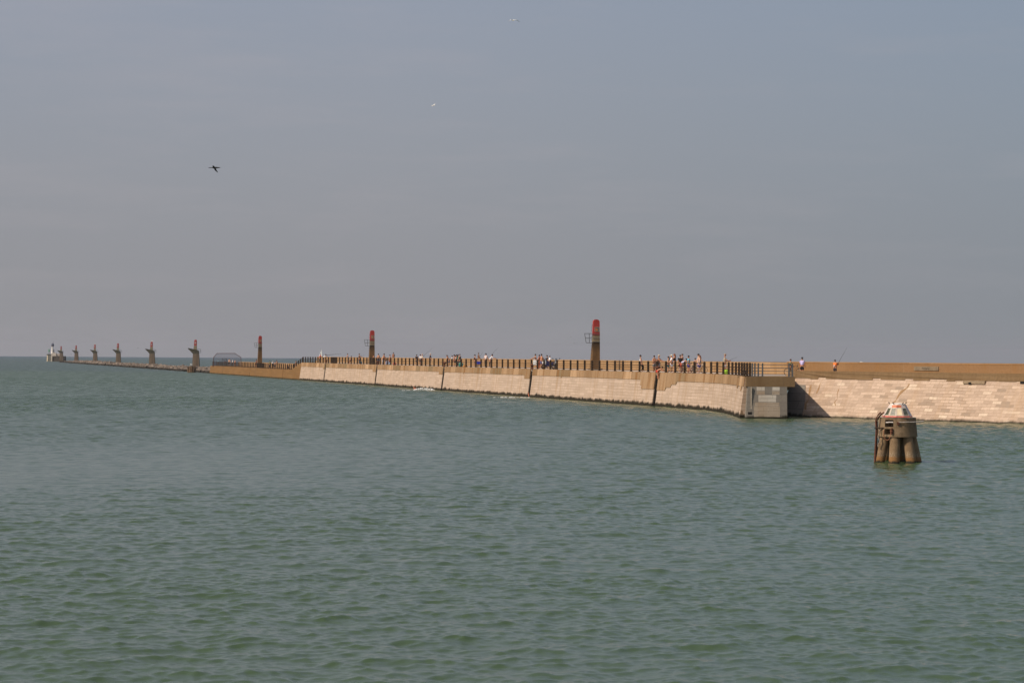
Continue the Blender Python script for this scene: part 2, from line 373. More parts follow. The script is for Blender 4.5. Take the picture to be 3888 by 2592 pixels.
# flared end bay (ruled strips so that its courses follow the curve)
def strip(pts, z0f, z1, off, back, name, mat, zdeep=None):
    mb = MB(); acc = 0.0; fr = bat(off)
    rows = []
    for i, (s, w) in enumerate(pts):
        rows.append((s, w))
    for i in range(len(rows) - 1):
        (s0, w0), (s1, w1) = rows[i], rows[i + 1]
        d = Vector((s1 - s0, -(w1 - w0))).normalized(); nrm = Vector((-d.y, d.x)) if d.x < 0 else Vector((-d.y, d.x))
        nrm = Vector((d.y, -d.x));
        if nrm.y < 0: nrm = -nrm
        za, zb = z0f(s0), z0f(s1)
        def P(s, w, z, o=0.0):
            k = fr(z) if o == 0 else o
            return (s + nrm.x * k * (0 if o else 1), -w + (nrm.y * k), z)
        mb.add([P(s0, w0, za), P(s1, w1, zb), P(s1, w1, z1), P(s0, w0, z1), P(s0, w0, za, back), P(s1, w1, zb, back), P(s1, w1, z1, back), P(s0, w0, z1, back)],
               [(0, 1, 2, 3), (5, 4, 7, 6), (3, 2, 6, 7), (1, 0, 4, 5), (0, 3, 7, 4), (2, 1, 5, 6)])
    return mb.build(name, mat, jet)
def dens(pts, st):
    out = []
    for (a, b_) in zip(pts[:-1], pts[1:]):
        n = max(1, int(math.hypot(a[0] - b_[0], a[1] - b_[1]) / st))
        out += [(a[0] + (b_[0] - a[0]) * i / n, a[1] + (b_[1] - a[1]) * i / n) for i in range(n)]
    return out + [pts[-1]]
flp = [(61.0 - GAP / 2, 0)] + FL[1:]
strip(flp, lambda s: -2.2, 3.3, 0, -1.2, 'wall_panel', MATS['facing'])
def flz(s):
    e = 61.0 - s
    if e < 3.6: return 1.66
    if e < 5.6: return 1.98
    if e < 7.4: return 2.30
    if s < 16.5 and s > 14.9: return 2.25
    if s < 20.5 and s > 19.3: return 2.42
    return 2.62
strip(dens(flp, .35), flz, ZD, .05, -.9, 'coping', MATS['coping'])
# low far end with ramp
lj = [326.7, 338.8, 394.3, 448.9, 478.5]
MB().prism_sz([(313.6, -2.2), (326.7, -2.2), (326.7, ZL), (313.6, ZD)], bat(0), -7.4).build('ramp_wall', MATS['lowwall'], jet)
for i in range(4):
    a, b_ = lj[i], lj[i + 1] - .35
    MB().prism_sz([(a, -2.2), (b_, -2.2), (b_, ZL), (a, ZL)], bat(0), -7.4).build('low_wall_panel', MATS['lowwall'], jet)
MB().box((402, -3.5, -.3), (152, 6.6, 4.4)).build('deck_core', MATS['dark'], jet)
# deck
KERB = [(24.2 + .615 * t, 221.1 - .788 * t) for t in (0, 95)]
PARW = [(26.2, 241.7), (31.0, 231.5), (31.0 + .615 * 90, 231.5 - .788 * 90)]
poly = [jl(22.8, 210.3)] + [jl(24.0, 221)] + [jl(*p) for p in KERB] + [jl(*PARW[2]), jl(*PARW[1]), jl(*PARW[0])] + [(313.6, 7.3), (313.6, 0)] + [(s, w) for s, w in FL]
MB().prism_xy([(s, -w) for s, w in poly], ZD - .5, ZD - .012).build('deck', MATS['deck'], jet)
# parapets
def wall_line(pts, th, z0, z1, name, mat, parent):
    mb = MB()
    for a, b_ in zip(pts[:-1], pts[1:]):
        a = Vector((*a, 0)); b_ = Vector((*b_, 0)); d = (b_ - a); L = d.length; d /= L; n = Vector((d.y, -d.x, 0))
        if n.y > 0: n = -n
        mb.add([(*(p + n * o).xy, z) for z in (z0, z1) for p, o in ((a, 0), (b_, 0), (b_, th), (a, th))], [(0, 1, 2, 3), (4, 5, 6, 7), (0, 1, 5, 4), (1, 2, 6, 5), (2, 3, 7, 6), (3, 0, 4, 7)])
    return mb.build(name, mat, parent)
wall_line([(340, -7.0), (jl(26.2, 241.7)[0], -jl(26.2, 241.7)[1])], .5, ZL, ZP, 'parapet', MATS['parapet'], jet)
wall_line([(478, -7.0), (340.0, -7.0)], .5, ZL - .2, 3.02, 'low_parapet', MATS['parapet'], jet)
wall_line([(342.5, -7.06), (340.0, -7.06)], .4, ZL - .2, 3.75, 'parapet_step', MATS['parapet'], jet)
# end block (faces the camera)
def jchild(o): o.rotation_euler = (0, 0, -JA); o.location = (Matrix.Rotation(-JA, 4, 'Z') @ (-JO)); return o
cx0 = 19.5
mb = MB()
fb = lambda z: 210.15 + (-.10) * (ZD - z)
mb.add([(19.25, fb(-2), -2), (22.8, fb(-2), -2), (22.8, fb(2.62), 2.62), (19.55, fb(2.62), 2.62),
        (19.6, 216, -2), (23.6, 219, -2), (23.6, 219, 2.62), (19.6, 216, 2.62)], [(0, 1, 2, 3), (5, 4, 7, 6), (3, 2, 6, 7), (1, 0, 4, 5), (0, 3, 7, 4), (2, 1, 5, 6)])
jchild(mb.build('end_block', MATS['block'], jet))
mb = MB(); mb.prism_xy([(19.42, 210.06), (23.45, 210.06), (24.25, 221), (19.5, 219)], 2.625, ZD)
jchild(mb.build('end_coping', MATS['kerb'], jet))
mb = MB(); mm = MB()
for (x0, x1, z0, z1, k) in [(20.28, 20.95, 2.28, 2.60, 0), (21.56, 22.18, 2.28, 2.60, 0), (20.28, 20.95, 1.98, 2.26, 1), (21.56, 22.18, 1.98, 2.26, 1), (20.42, 21.9, 1.66, 1.93, 0), (20.42, 21.88, 1.36, 1.64, 0),
                            (20.12, 22.15, 1.04, 1.33, 1), (20.05, 22.2, .12, 1.02, 1)]:
    (mb if k == 0 else mm).add([(x0, fb(z0) - .004, z0), (x1, fb(z0) - .004, z0), (x1, fb(z1) - .004, z1), (x0, fb(z1) - .004, z1)], [(0, 1, 2, 3)])
jchild(mb.build('pale_facing', MATS['pale'], jet)); jchild(mm.build('weathered_facing', MATS['mid'], jet))
mb = MB(); mb.box((19.72, fb(.5) + .03, .42), (.34, .1, .22)); jchild(mb.build('drain_hole', MATS['dark'], jet))
mb = MB(); mb.box((19.83, fb(1.6) - .03, 1.65), (.09, .1, 1.9)); jchild(mb.build('pipe', M((.42, .35, .27)), jet))

# ------------------------------------------------------------------ sloping sea wall on the right
SA = math.atan2(-.788, .615)
sw = thing('sea_wall', 'sloping seawall of pinkish masonry blocks under a brown kerb and parapet', 'sea wall', (26.4, 215, 0), SA)
mb = MB(); sl_ = lambda z: 2.0 * z / 3.4
mb.add([(-5.5, sl_(-2), -2), (95, sl_(-2), -2), (95, 2.0, 3.4), (-5.5, 2.0, 3.4), (-5.5, 9, -2), (95, 9, -2), (95, 9, 3.36), (-5.5, 9, 3.36)],
       [(0, 1, 2, 3), (5, 4, 7, 6), (3, 2, 6, 7), (1, 0, 4, 5), (0, 3, 7, 4), (2, 1, 5, 6)])
mb.build('slope', MATS['masonry'], sw)
# kerb with an irregular lower edge where top courses poke up
rr = random.Random(5); poly = [(-6.2, 3.9), (95, 3.9)]; t = 95.0
while t > -5.6:
    stp = rr.choice([.92, .92, 1.84, 1.84]); z = rr.choice([3.26, 3.26, 3.29, 3.24, 3.26, 3.37, 3.22]); poly += [(t, z), (t - stp, z)]; t -= stp
poly += [(-6.2, 3.2)]
kf = lambda z: 2.0 * min(z, 3.4) / 3.4 - .05
mb = MB(); n = len(poly)
mb.add([(x, kf(z), z) for x, z in poly] + [(x, 2.5, z) for x, z in poly], [tuple(range(n)), tuple(range(2 * n - 1, n - 1, -1))] + [(i, i + n, (i + 1) % n + n, (i + 1) % n) for i in range(n)])
ko = mb.build('kerb', MATS['kerb'], sw)
MB().box((-6.35, 2.2, 3.72), (.28, .6, .56)).build('kerb_end', M((.36, .23, .12)), sw)
pw = [Matrix.Rotation(-SA, 3, 'Z') @ (Vector((*p, 0)) - Vector((26.4, 215, 0))) for p in PARW]
wall_line([tuple(p.xy) for p in pw], -.5, 3.0, 4.65, 'parapet', MATS['sea_parapet'], sw)
wall_line([tuple((p + Vector((0, -.03, 0))).xy) for p in pw], -.45, 4.56, 4.67, 'parapet_lip', MATS['lip'], sw)
# concrete patch beside the end block, cracks, drains, patch on the parapet
def on_slope(t, z, o=.0): return (t, sl_(z) - o, z)
def slope_poly(pts, name, mat, o=.02):
    n = len(pts); MB().add([on_slope(t, z, o) for t, z in pts] + [on_slope(t, z, -.1) for t, z in pts], [tuple(range(n)), tuple(range(2 * n - 1, n - 1, -1))] + [(i, (i + 1) % n, (i + 1) % n + n, i + n) for i in range(n)]).build(name, mat, sw)
slope_poly([(-5.5, -.5), (-2.35, -.5), (-2.7, .6), (-3.0, 1.4), (-3.3, 2.0), (-3.7, 2.7), (-5.5, 2.7)], 'concrete_patch', MATS['block'], .03)
def crack(pts, w):
    L = [(t - w * (.5 + .5 * math.sin(i * 2.1)) / 2, z) for i, (t, z) in enumerate(pts)]; Rr = [(t + w * (.6 + .4 * math.sin(i * 1.7 + 1)) / 2, z) for i, (t, z) in enumerate(pts)]
    slope_poly(L + Rr[::-1], 'mortar_fill', M((.32, .19, .09)), .012)
crack([(7.25, .95), (7.35, 1.3), (7.5, 1.6), (7.6, 2.0), (7.8, 2.35), (8.15, 2.65), (8.3, 2.95)], .42)
crack([(-2.5, .6), (-2.75, 1.1), (-2.6, 1.5), (-2.8, 1.9), (-2.95, 2.3), (-3.1, 2.72)], .3)
crack([(.9, 1.0), (.6, 1.3), (.75, 1.6), (.5, 2.0), (.45, 2.4)], .12)
crack([(-2.0, 2.0), (-1.95, 2.4), (-2.05, 2.9)], .2)
MB().box((14.9, 1.80, 3.08), (.28, .3, .16)).build('drain_hole', MATS['dark'], sw)
MB().box((20.3, 1.88, 3.2), (.52, .2, .2)).build('drain_hole', MATS['dark'], sw)
MB().box((15.3, 1.80, 3.16), (2.3, .25, .26)).build('plaster_patch', M((.32, .23, .145), .9, .2), sw)
pd = (pw[2] - pw[1]).normalized(); pn = Vector((pd.y, -pd.x, 0))
if pn.y > 0: pn = -pn
c_ = pw[1] + pd * 9.2
ang_ = math.atan2(pd.y, pd.x)
MB().box((c_.x + pn.x * .02, c_.y + pn.y * .02, 4.17), (2.9, .1, .36), ang_).build('plaster_patch', M((.20, .15, .095), .9, .25, sc=2), sw)
sc_ = MB()
for k in range(7):
    t = -.5 + k * .13; a_ = c_ + pd * t + pn * .08; b_ = c_ + pd * (t + .12) + pn * .08
    sc_.tube([(a_.x, a_.y, 4.12 + .1 * (k % 2)), (b_.x, b_.y, 4.22 - .12 * (k % 2))], .014, 4)
sc_.build('graffiti', MATS['black'], sw)

# ------------------------------------------------------------------ railings
def railing(name, label, pts, zf, every=3.25, h=1.1, mat='iron', rails=(.18, .42, .66, .92), posts_at=None, pw_=.19, dx=(0, 0)):
    pts3 = [Vector((*jw(s, w).xy, zf(s))) for s, w in pts]
    o0 = pts3[0].copy(); t = thing(name, label, 'railing', o0, 0, 'railings along the jetty edge')
    seg = [(b_ - a).length for a, b_ in zip(pts3[:-1], pts3[1:])]; tot = sum(seg)
    def at(d):
        for (a, b_, L) in zip(pts3[:-1], pts3[1:], seg):
            if d <= L + 1e-6: return a + (b_ - a) * (d / L), math.atan2((b_ - a).y, (b_ - a).x)
            d -= L
        return pts3[-1], 0
    ds = posts_at or [i * tot / max(1, round(tot / every)) for i in range(max(1, round(tot / every)) + 1)]
    pm = MB().box((0, 0, h / 2), (pw_, pw_, h)).box((0, 0, .02), (pw_ * 1.7, pw_ * 1.7, .04)).box((0, 0, h + .015), (pw_ * .8, pw_ * .8, .05)); first = None
    for d in ds:
        p, a = at(min(d, tot - 1e-4))
        if first is None: first = pm.build('post', MATS[mat], t); q = first
        else: q = first.copy(); C.objects.link(q); q.parent = t
        q.location = p - o0; q.rotation_euler = (0, 0, a)
    for z in rails:
        mb = MB()
        for a, b_ in zip(pts3[:-1], pts3[1:]): mb.tube([a - o0 + Vector((0, 0, h * z)), b_ - o0 + Vector((0, 0, h * z))], .029, 6)
        mb.build('rail', MATS[mat], t)
    return t
railing('railing', 'dark iron railing along the high stone part of the jetty', [(46, .25), (313.6, .25)], lambda s: ZD)
railing('railing', 'dark iron railing stepping down the ramp to the lower brown deck', [(314.5, .25), (326, .25)], lambda s: ZD - (ZD - ZL) * (s - 313.6) / 13.1, 2.9)
railing('railing', 'dark iron railing along the low brown far end of the jetty', [(327.5, .25), (477, .25)], lambda s: ZL, 2.95)
railing('railing', 'dark iron railing round the flared jetty corner up to the end block', [(44, .3)] + [(s, w + .35) for s, w in FL[3:]], lambda s: ZD, 3.1, 1.1, 'iron')
fr = [jl(19.95, 210.5), jl(23.3, 210.5)]
railing('railing', 'grey four-bar railing across the end block facing the sea, beside the kerb', fr, lambda s: ZD, 3, 1.08, 'steel', posts_at=[0, .22, .5, .85, 3.05, 3.33], pw_=.12)
railing('railing', 'short close-barred dark gate panel in the high railing beside the white-vest angler', [(s_of(1272), .32), (s_of(1252), .32)], lambda s: ZD, 1.1)
railing('railing', 'close-barred dark guard railing at the foot of the red pylon on the low deck', [(s_of(998), .32), (s_of(973), .32)], lambda s: ZL, 1.5)
railing('railing', 'dark guard railing at the foot of the pylon with shirtless bathers beside it', [(s_of(1430), .32), (s_of(1402), .32)], lambda s: ZD, 1.9)

# bollards at the panel joints
bl = MB().lathe([(.16, 0), (.15, .1), (.11, .3), (.12, .42), (.24, .5), (.27, .58), (.22, .68), (.1, .72)], 12)
b0 = None
for i, s in enumerate(joints):
    where = ['below the crowd of bathers', 'under the white towel', 'beside the brown-haired group', 'beside the bent bathers in pale trousers', 'behind the close-barred gate panel'][i]
    if b0 is None: o = b0 = bl.build('mooring_bollard', MATS['rust'])
    else: o = b0.copy(); C.objects.link(o)
    o.location = jw(s, -.02, ZD - .3 + .22)
    tag(o, 'dark rusty bollard on a wall joint ' + where, 'bollard', 'bollards at the jetty wall joints')
    lad = MB()
    for dxs in (-.2, .2): lad.tube([(s + dxs, .2, -.8), (s + dxs, .0, 3.4)], .03, 5)
    for k in range(12): z = -.6 + k * .33; lad.tube([(s - .2, .19 - .047 * (z + .6), z), (s + .2, .19 - .047 * (z + .6), z)], .02, 5)
    lad.build('ladder', MATS['dark'], jet)

# ------------------------------------------------------------------ pylons on the jetty deck
def deck_pylon(px, zb, label, ext=0.0):
    Y = 78.8 * F / (px + 279); p = pt(px, 1300, Y); p.z = zb
    t = thing('navigation_pylon', label, 'pylon', p, JA - math.pi / 2, 'pylons along the jetty')      # local x = across (N), local y = along J
    def rect(x0, x1, y0, y1, z): return [(x0, y0, z), (x1, y0, z), (x1, y1, z), (x0, y1, z)]
    MB().loft([rect(-.5 - .06 * ext, .46, -.2, 1.05 + .2 * ext, -.4 - ext), rect(-.5, .46, -.2, 1.05, 0), rect(-.42, .43, -.16, .32, 3.3), rect(-.40, .42, -.15, .25, 4.07)]).build('shaft', MATS['shaft'], t)
    MB().box((0, .3, .1 - ext), (1.3, 1.9, .2)).build('plinth', M((.2, .13, .07)), t)
    # red cap with rounded top
    out = []
    for a in range(0, 181, 20): out.append((.38 * math.cos(R(a)) * (1 if True else 0), 5.62 + .33 * math.sin(R(a)) ** .8 if a not in (0, 180) else 5.62))
    pol = [(.42, 4.07)] + out + [(-.42, 4.07)]
    n = len(pol)
    cap = MB(); cap.add([(x, -.17, z) for x, z in pol] + [(x, .27 - .1 * (z - 4.07) / 1.9, z) for x, z in pol], [tuple(range(n)), tuple(range(2 * n - 1, n - 1, -1))] + [(i, i + n, (i + 1) % n + n, (i + 1) % n) for i in range(n)])
    capo = cap.build('red_cap', MATS['red'], t)
    wf = MB()
    for (x, z, w, h) in ((.08, 5.02, .56, .05), (.08, 4.52, .56, .05), (-.19, 4.77, .05, .5), (.34, 4.77, .05, .5)): wf.box((x, -.185, z), (w, .05, h))
    wo_ = wf.build('window_frame', M((.36, .30, .22)), capo)
    MB().box((.08, -.172, 4.77), (.5, .03, .46)).build('pane', MATS['glass'], wo_)
    MB().box((.02, -.195, 4.72), (.26, .03, .24)).box((-.04, -.195, 4.86), (.1, .03, .12)).build('lamp', M((.55, .2, .08)), wo_)
    g = MB()
    x0, x1, x2 = -1.42, -.86, -.43
    for a, b_ in (((x0, 4.27), (x2, 4.27)), ((x0 + .1, 3.73), (x2, 3.73)), ((x0 + .2, 3.18), (x2, 3.18)), ((x0, 4.27), (x0 + .2, 3.18)), ((x1, 4.27), (x1 + .03, 3.18)), ((-.45, 4.27), (-.45, 3.9))):
        g.tube([(a[0], -.1, a[1]), (b_[0], -.1, b_[1])], .036, 6)
    for z in (4.2, 3.74, 3.3): g.tube([(-.44, -.2, z), (.42, -.2, z)], .03, 5)
    g.build('bracket_frame', MATS['steel'], t)
    rg = MB()
    for z in (3.9, 3.55, 2.85, 2.4, 1.95, 1.5): rg.tube([(-.42, .0, z), (-.62, .0, z)], .025, 5)
    rg.build('rung', MATS['steel'], t)
    rl = MB(); rl.tube([(-.55, .05, 4.5), (-.48, .05, 5.3)], .02, 5).tube([(-.55, .05, 4.5), (-.42, .05, 4.5)], .02, 5).tube([(-.48, .05, 5.3), (-.38, .05, 5.3)], .02, 5); rl.build('handrail', MATS['steel'], t)
deck_pylon(2263, ZD, 'largest brown pylon with round red top, between the motorcycles and the crowd')
deck_pylon(1413, ZD, 'brown concrete pylon with red top on the high deck beside shirtless bathers')
deck_pylon(988, ZD, 'brown concrete pylon with red top rising from the low brown deck', ZD - ZL)

# ------------------------------------------------------------------ fin-headed pylons standing in the sea
def sea_pylon(px, label, birdtop=False):
    Y = 78.8 * F / (px + 279); p = pt(px, 1350, Y); p.z = -drop(p.x, p.y)
    t = thing('sea_pylon', label, 'pylon', p, 0, 'fin-headed pylons in the sea')
    MB().loft([[(-1.2, -.9, -1.5), (1.2, -.9, -1.5), (1.2, 1.1, -1.5), (-1.2, 1.1, -1.5)], [(-1.1, -.85, 0), (1.1, -.85, 0), (1.1, 1.0, 0), (-1.1, 1.0, 0)],
               [(-.9, -.7, 5.1), (.78, -.7, 5.1), (.78, .8, 5.1), (-.9, .8, 5.1)]]).build('shaft', MATS['seashaft'], t)
    MB().loft([[(.1, -.93, -.2), (.32, -.93, -.2), (.32, -.86, -.2), (.1, -.86, -.2)], [(.18, -.74, 5.0), (.36, -.74, 5.0), (.36, -.66, 5.0), (.18, -.66, 5.0)]]).build('recess_shadow', M((.12, .09, .06)), t)  # dark strip laid on the shaft, coloured as a recess shadow
    pol = [(-.9, 5.1), (.78, 5.1), (.78, 5.62), (.62, 6.02), (.2, 6.28), (-.75, 6.46), (-1.6, 6.62), (-2.3, 6.76), (-2.47, 6.70), (-2.36, 6.52), (-1.9, 6.1), (-1.3, 5.5)]
    n = len(pol); fin = MB()
    fin.add([(x, -.62 + (.25 if x < -1.6 else 0), z) for x, z in pol] + [(x, .72 - (.25 if x < -1.6 else 0), z) for x, z in pol], [tuple(range(n)), tuple(range(2 * n - 1, n - 1, -1))] + [(i, i + n, (i + 1) % n + n, (i + 1) % n) for i in range(n)])
    fin.build('fin_head', M((.062, .057, .04), .9, .3, sc=1.5), t)
    MB().loft([[(-.76, -.42, 6.2), (.14, -.42, 6.2), (.14, .5, 6.2), (-.76, .5, 6.2)], [(-.66, -.38, 7.46), (.14, -.38, 7.46), (.14, .42, 7.46), (-.66, .42, 7.46)]]).build('neck', M((.23, .19, .12), .9, .2), t)
    rc = MB().loft([[(-.66, -.38, 7.47), (.14, -.38, 7.47), (.14, .42, 7.47), (-.66, .42, 7.47)], [(-.54, -.33, 9.0), (.12, -.33, 9.0), (.12, .35, 9.0), (-.54, .35, 9.0)], [(-.46, -.25, 9.2), (.06, -.25, 9.2), (.06, .25, 9.2), (-.46, .25, 9.2)]]).build('red_cap', M((.30, .04, .035), .8, .3, sc=2), t)
    MB().box((-.22, -.385, 8.3), (.34, .04, .5)).build('window', M((.5, .36, .32)), rc)
    g = MB()
    for a, b_ in (((.2, 6.55), (1.25, 6.45)), ((.5, 6.05), (1.3, 6.0)), ((.7, 5.5), (1.3, 5.45)), ((1.25, 6.45), (1.32, 5.45))): g.tube([(a[0], .1, a[1]), (b_[0], .1, b_[1])], .045, 5)
    g.build('bracket_frame', MATS['steel'], t)
sp_l = ['largest fin-headed sea pylon with red top, beside the timber pile cluster', 'fin-headed sea pylon with a gull on its red top, next beyond the timber cluster',
        'third fin-headed sea pylon beyond the jetty end along the rock breakwater', 'fin-headed sea pylon with a gull on its red top, halfway to the lighthouse', 'small fin-headed sea pylon where the rock breakwater fades out',
        'smallest fin-headed sea pylon against the dark lighthouse base']
SPX = [745, 578, 450, 362, 290.5, 233.5]
for px, l in zip(SPX, sp_l): sea_pylon(px, l)

# ------------------------------------------------------------------ rock breakwater (one mass)
rk = MB(); rg = random.Random(11)
base_v = []
bmi = bmesh.new(); bmesh.ops.create_icosphere(bmi, subdivisions=1, radius=1.0); bv = [v.co.copy() for v in bmi.verts]; bf = [tuple(v.index for v in f.verts) for f in bmi.faces]; bmi.free()
s = 481.0
while s < 1240:
    for w in (0.6, 2.4, 4.2, 6.0):
        r_ = rg.uniform(.5, 1.15) * (1.0 if s < 900 else 1.25)
        ht = .55 if w in (.6, 6.0) else 1.0
        p = jw(s + rg.uniform(-.7, .7), w + rg.uniform(-.8, .8), (ht + rg.uniform(-.5, .35)) * (1.0 if s < 1100 else max(.35, 1 - (s - 1100) / 200)) - r_ * .45)
        p.z -= drop(p.x, p.y)
        ca = rg.uniform(0, 6.28); sx, sy, sz = rg.uniform(.8, 1.3), rg.uniform(.7, 1.1), rg.uniform(.6, .95)
        vs = []
        for q in bv:
            k = rg.uniform(.78, 1.15); x, y = q.x * sx * r_ * k, q.y * sy * r_ * k
            vs.append((p.x + x * math.cos(ca) - y * math.sin(ca), p.y + x * math.sin(ca) + y * math.cos(ca), p.z + q.z * sz * r_ * k))
        rk.add(vs, bf)
    s += 1.15
tag(rk.build('rubble_breakwater', MATS['rock']), 'low breakwater of tumbled grey-brown rocks linking the sea pylons', 'breakwater', kind='stuff')

# ------------------------------------------------------------------ lighthouse group far left
YL = 1560.0
def lz(px, py): p = pt(px, py, YL); return p
lp = pt(198, 1350, YL); lp.z = -drop(lp.x, lp.y)
def rel(px, py): q = pt(px, py, YL) - lp; return q.x, q.z
lh = thing('lighthouse', 'small white lighthouse on a dark concrete base beyond the last pylon', 'lighthouse', lp)
a, _ = rel(194.5, 1360); b_, zt = rel(246, 1351.5)
MB().box(((a + b_) / 2, 2, zt / 2 - .5), (b_ - a, 7, zt + 1), taper=(.97, .9)).build('base', M((.085, .07, .055), .9, .3, sc=.6), lh)
MB().box((a + .55, -1.65, zt / 2 - .1), (.75, .3, zt)).build('fender_pile', M((.62, .55, .45)), lh)
a, z0 = rel(193.5, 1352); b_, z1 = rel(216, 1341)
MB().prism_sz([(a, z0), (b_ - .1, z0), (b_ - .6, z1), (b_ - 1.6, z1 + .45), (a + .2, z1 - .1)], lambda z: -.8, 3.5).build('keeper_building', M((.62, .54, .46)), lh)
a2, _ = rel(231, 1350); MB().box(((b_ + a2) / 2, 1.4, z0 + .65), (a2 - b_, 3.2, 1.9)).build('annex', M((.48, .40, .33)), lh)
xa, zb = rel(199, 1342); _, zt = rel(199, 1315)
MB().lathe([(.86, zb), (.6, (zb + zt) / 2), (.52, zt)], 14, (xa, 0, 0)).build('tower', M((.8, .74, .68)), lh, smooth=True)
MB().lathe([(.55, zt), (.95, zt + .08), (.95, zt + .16), (.55, zt + .16)], 14, (xa + .1, 0, 0)).build('gallery', M((.22, .10, .10)), lh)
ln = MB().lathe([(.8, zt + .16), (.85, zt + 1.2), (.85, zt + 1.5), (.5, zt + 1.85), (.08, zt + 2.1)], 12, (xa + .1, 0, 0)).build('lantern', M((.13, .14, .18), .3, .2), lh)
MB().tube([(xa + .4, 0, zt + 1.9), (xa + .4, 0, zt + 3.1)], .05, 5).build('mast', MATS['steel'], ln)
xs, z0 = rel(205, 1338); _, z1 = rel(205, 1326); MB().box((xs, -.3, (z0 + z1) / 2), (.35, .4, z1 - z0)).build('flue', M((.08, .08, .09)), lh)
gp = pt(185.5, 1350, YL - 6); gp.z = -drop(gp.x, gp.y)
gb = thing('harbour_beacon', 'green beacon post on a pale pillar in front of the white lighthouse', 'beacon', gp)
def rel2(px, py): q = pt(px, py, YL - 6) - gp; return q.x, q.z
a, z1 = rel2(178.5, 1347); b_, _ = rel2(192, 1347)
MB().box(((a + b_) / 2, .4, z1 / 2 - .4), (b_ - a, 2.4, z1 + .8), R(24), taper=(.85, .9)).build('pillar', M((.5, .42, .3), .9, .3, sc=1.0), gb)
MB().box(((a + b_) / 2, .4, z1 + .25), (b_ - a + .3, 2.2, .5), R(24)).build('pillar_head', M((.12, .12, .08)), gb)
xs, z2 = rel2(186.5, 1325)
MB().tube([(xs, 0, z1 + .4), (xs, 0, z2 - 1.6)], .16, 8).build('post', M((.1, .12, .1)), gb)
MB().lathe([(.3, z2 - 1.8), (.34, z2 - 1.4), (.3, z2 - .4), (.2, z2)], 10, (xs, 0, 0)).build('lamp', M((.02, .28, .10)), gb)

# timber pile cluster with a gull
tp = pt(728, 1412, 690); tp.z = -drop(tp.x, tp.y)
tcl = thing('timber_dolphin', 'weathered brown timber pile cluster in front of the largest sea pylon', 'pile cluster', tp)
pr = random.Random(4)
for (x, y) in ((-.9, 0), (-.45, -.4), (0, -.55), (.45, -.4), (.9, 0), (0, .3)):
    MB().tube([(x * 1.1, y * 1.1, -1.2), (x, y, 1.75 + pr.uniform(-.15, .25))], [.25, .23], 8).build('pile', M((.17, .105, .06), .95, .4, sc=3), tcl)
MB().box((0, .1, 1.35), (2.3, 1.3, .25)).build('cap_beam', M((.12, .08, .05), .95, .3), tcl)

# ------------------------------------------------------------------ birds
def bird(name, label, px, py, Y, span, col, tip, wl, wr, roll=0.0, yaw=0.0, group=None, bodyl=None, neck=False):
    p = pt(px, py, Y); t = thing(name, label, 'bird', p, yaw, group); t.rotation_euler = (0, roll, yaw)
    h = span / 2; L = bodyl or span * .38
    b = MB()
    # local y = heading; body lofted
    pro = [(-.5, .012), (-.36, .05), (-.1, .105), (.15, .11), (.32, .07), (.42, .055), (.5, .06), (.56, .03), (.62, .008)] if not neck else \
          [(-.62, .02), (-.45, .05), (-.2, .085), (.0, .095), (.15, .07), (.24, .042), (.42, .034), (.52, .042), (.58, .022), (.66, .006)]
    b.loft([[(r * L * math.cos(2 * math.pi * j / 8), y * L, r * L * .9 * math.sin(2 * math.pi * j / 8)) for j in range(8)] for y, r in pro])
    b.build('body', M(col, .7, .1), t, smooth=True)
    for sgn, (e1, e2) in ((-1, wl), (1, wr)):
        w = MB(); st = [(0, 0, .36), (.45, e1, .32), (.75, (e1 + e2) / 2, .24), (1.0, e2, .06)]
        rings = []
        for (u, e, ch) in st:
            x = sgn * (.04 + u * h); z = e * h; c_ = ch * h; sweep = -.25 * h * max(0, u - .4)
            rings.append([(x, sweep + c_ * .5, z), (x, sweep, z + .035 * h), (x, sweep - c_ * .5, z), (x, sweep, z - .02 * h)])
        w.loft(rings[:3], 0); w.loft(rings[2:], 1); w.build('wing', [M(col, .7, .1), M(tip, .7, .1)], t)
    return t
WH, GY, BK = (.78, .76, .70), (.18, .18, .2), (.02, .02, .022)
bird('gull', 'white gull with dark wingtips gliding, highest bird in the sky', 1950, 78, 270, 1.2, (.95, .93, .88), (.3, .3, .31), (.14, -.14), (.06, -.40), yaw=R(25), bodyl=.62, roll=-.12)
bird('gull', 'white gull seen tail-on with spread wings, between the gliding gull and the dark bird', 1646, 401, 300, .85, (.62, .60, .55), (.40, .39, .37), (.30, .2), (.1, .02), yaw=R(60), bodyl=.5, roll=-.55)
bird('cormorant', 'black long-necked bird flying with wings beating down', 814, 637, 190, .95, BK, BK, (.25, .18), (-.35, -.7), yaw=R(75), bodyl=.78, neck=True)
fb_l = [(1824, 677, 'speck of a dark bird high over the middle pylons'), (1368, 749, 'faint speck of a bird above the pylon with bathers'), (78, 753, 'tiny dark bird alone at the far edge of the sky over the lighthouse side'),
        (757, 1121, 'tiny dark bird low over the largest sea pylon'), (524, 1321, 'small dark bird low between two sea pylons near the horizon'), (2168, 1278, 'upper of two tiny birds near the largest pylon bracket'),
        (2180, 1303, 'lower of two tiny birds near the largest pylon bracket'), (214, 1286, 'tiny bird just above the lighthouse lantern'), (270, 1345, 'tiny bird skimming between the last two sea pylons')]
for px, py, l in fb_l: bird('distant_bird', l, px, py, 520, .55 if py > 1000 else .5, (.05, .05, .055), (.05, .05, .055), (.1, -.1), (.12, -.12), yaw=R(90 + 20 * (px % 3)), group='distant birds')
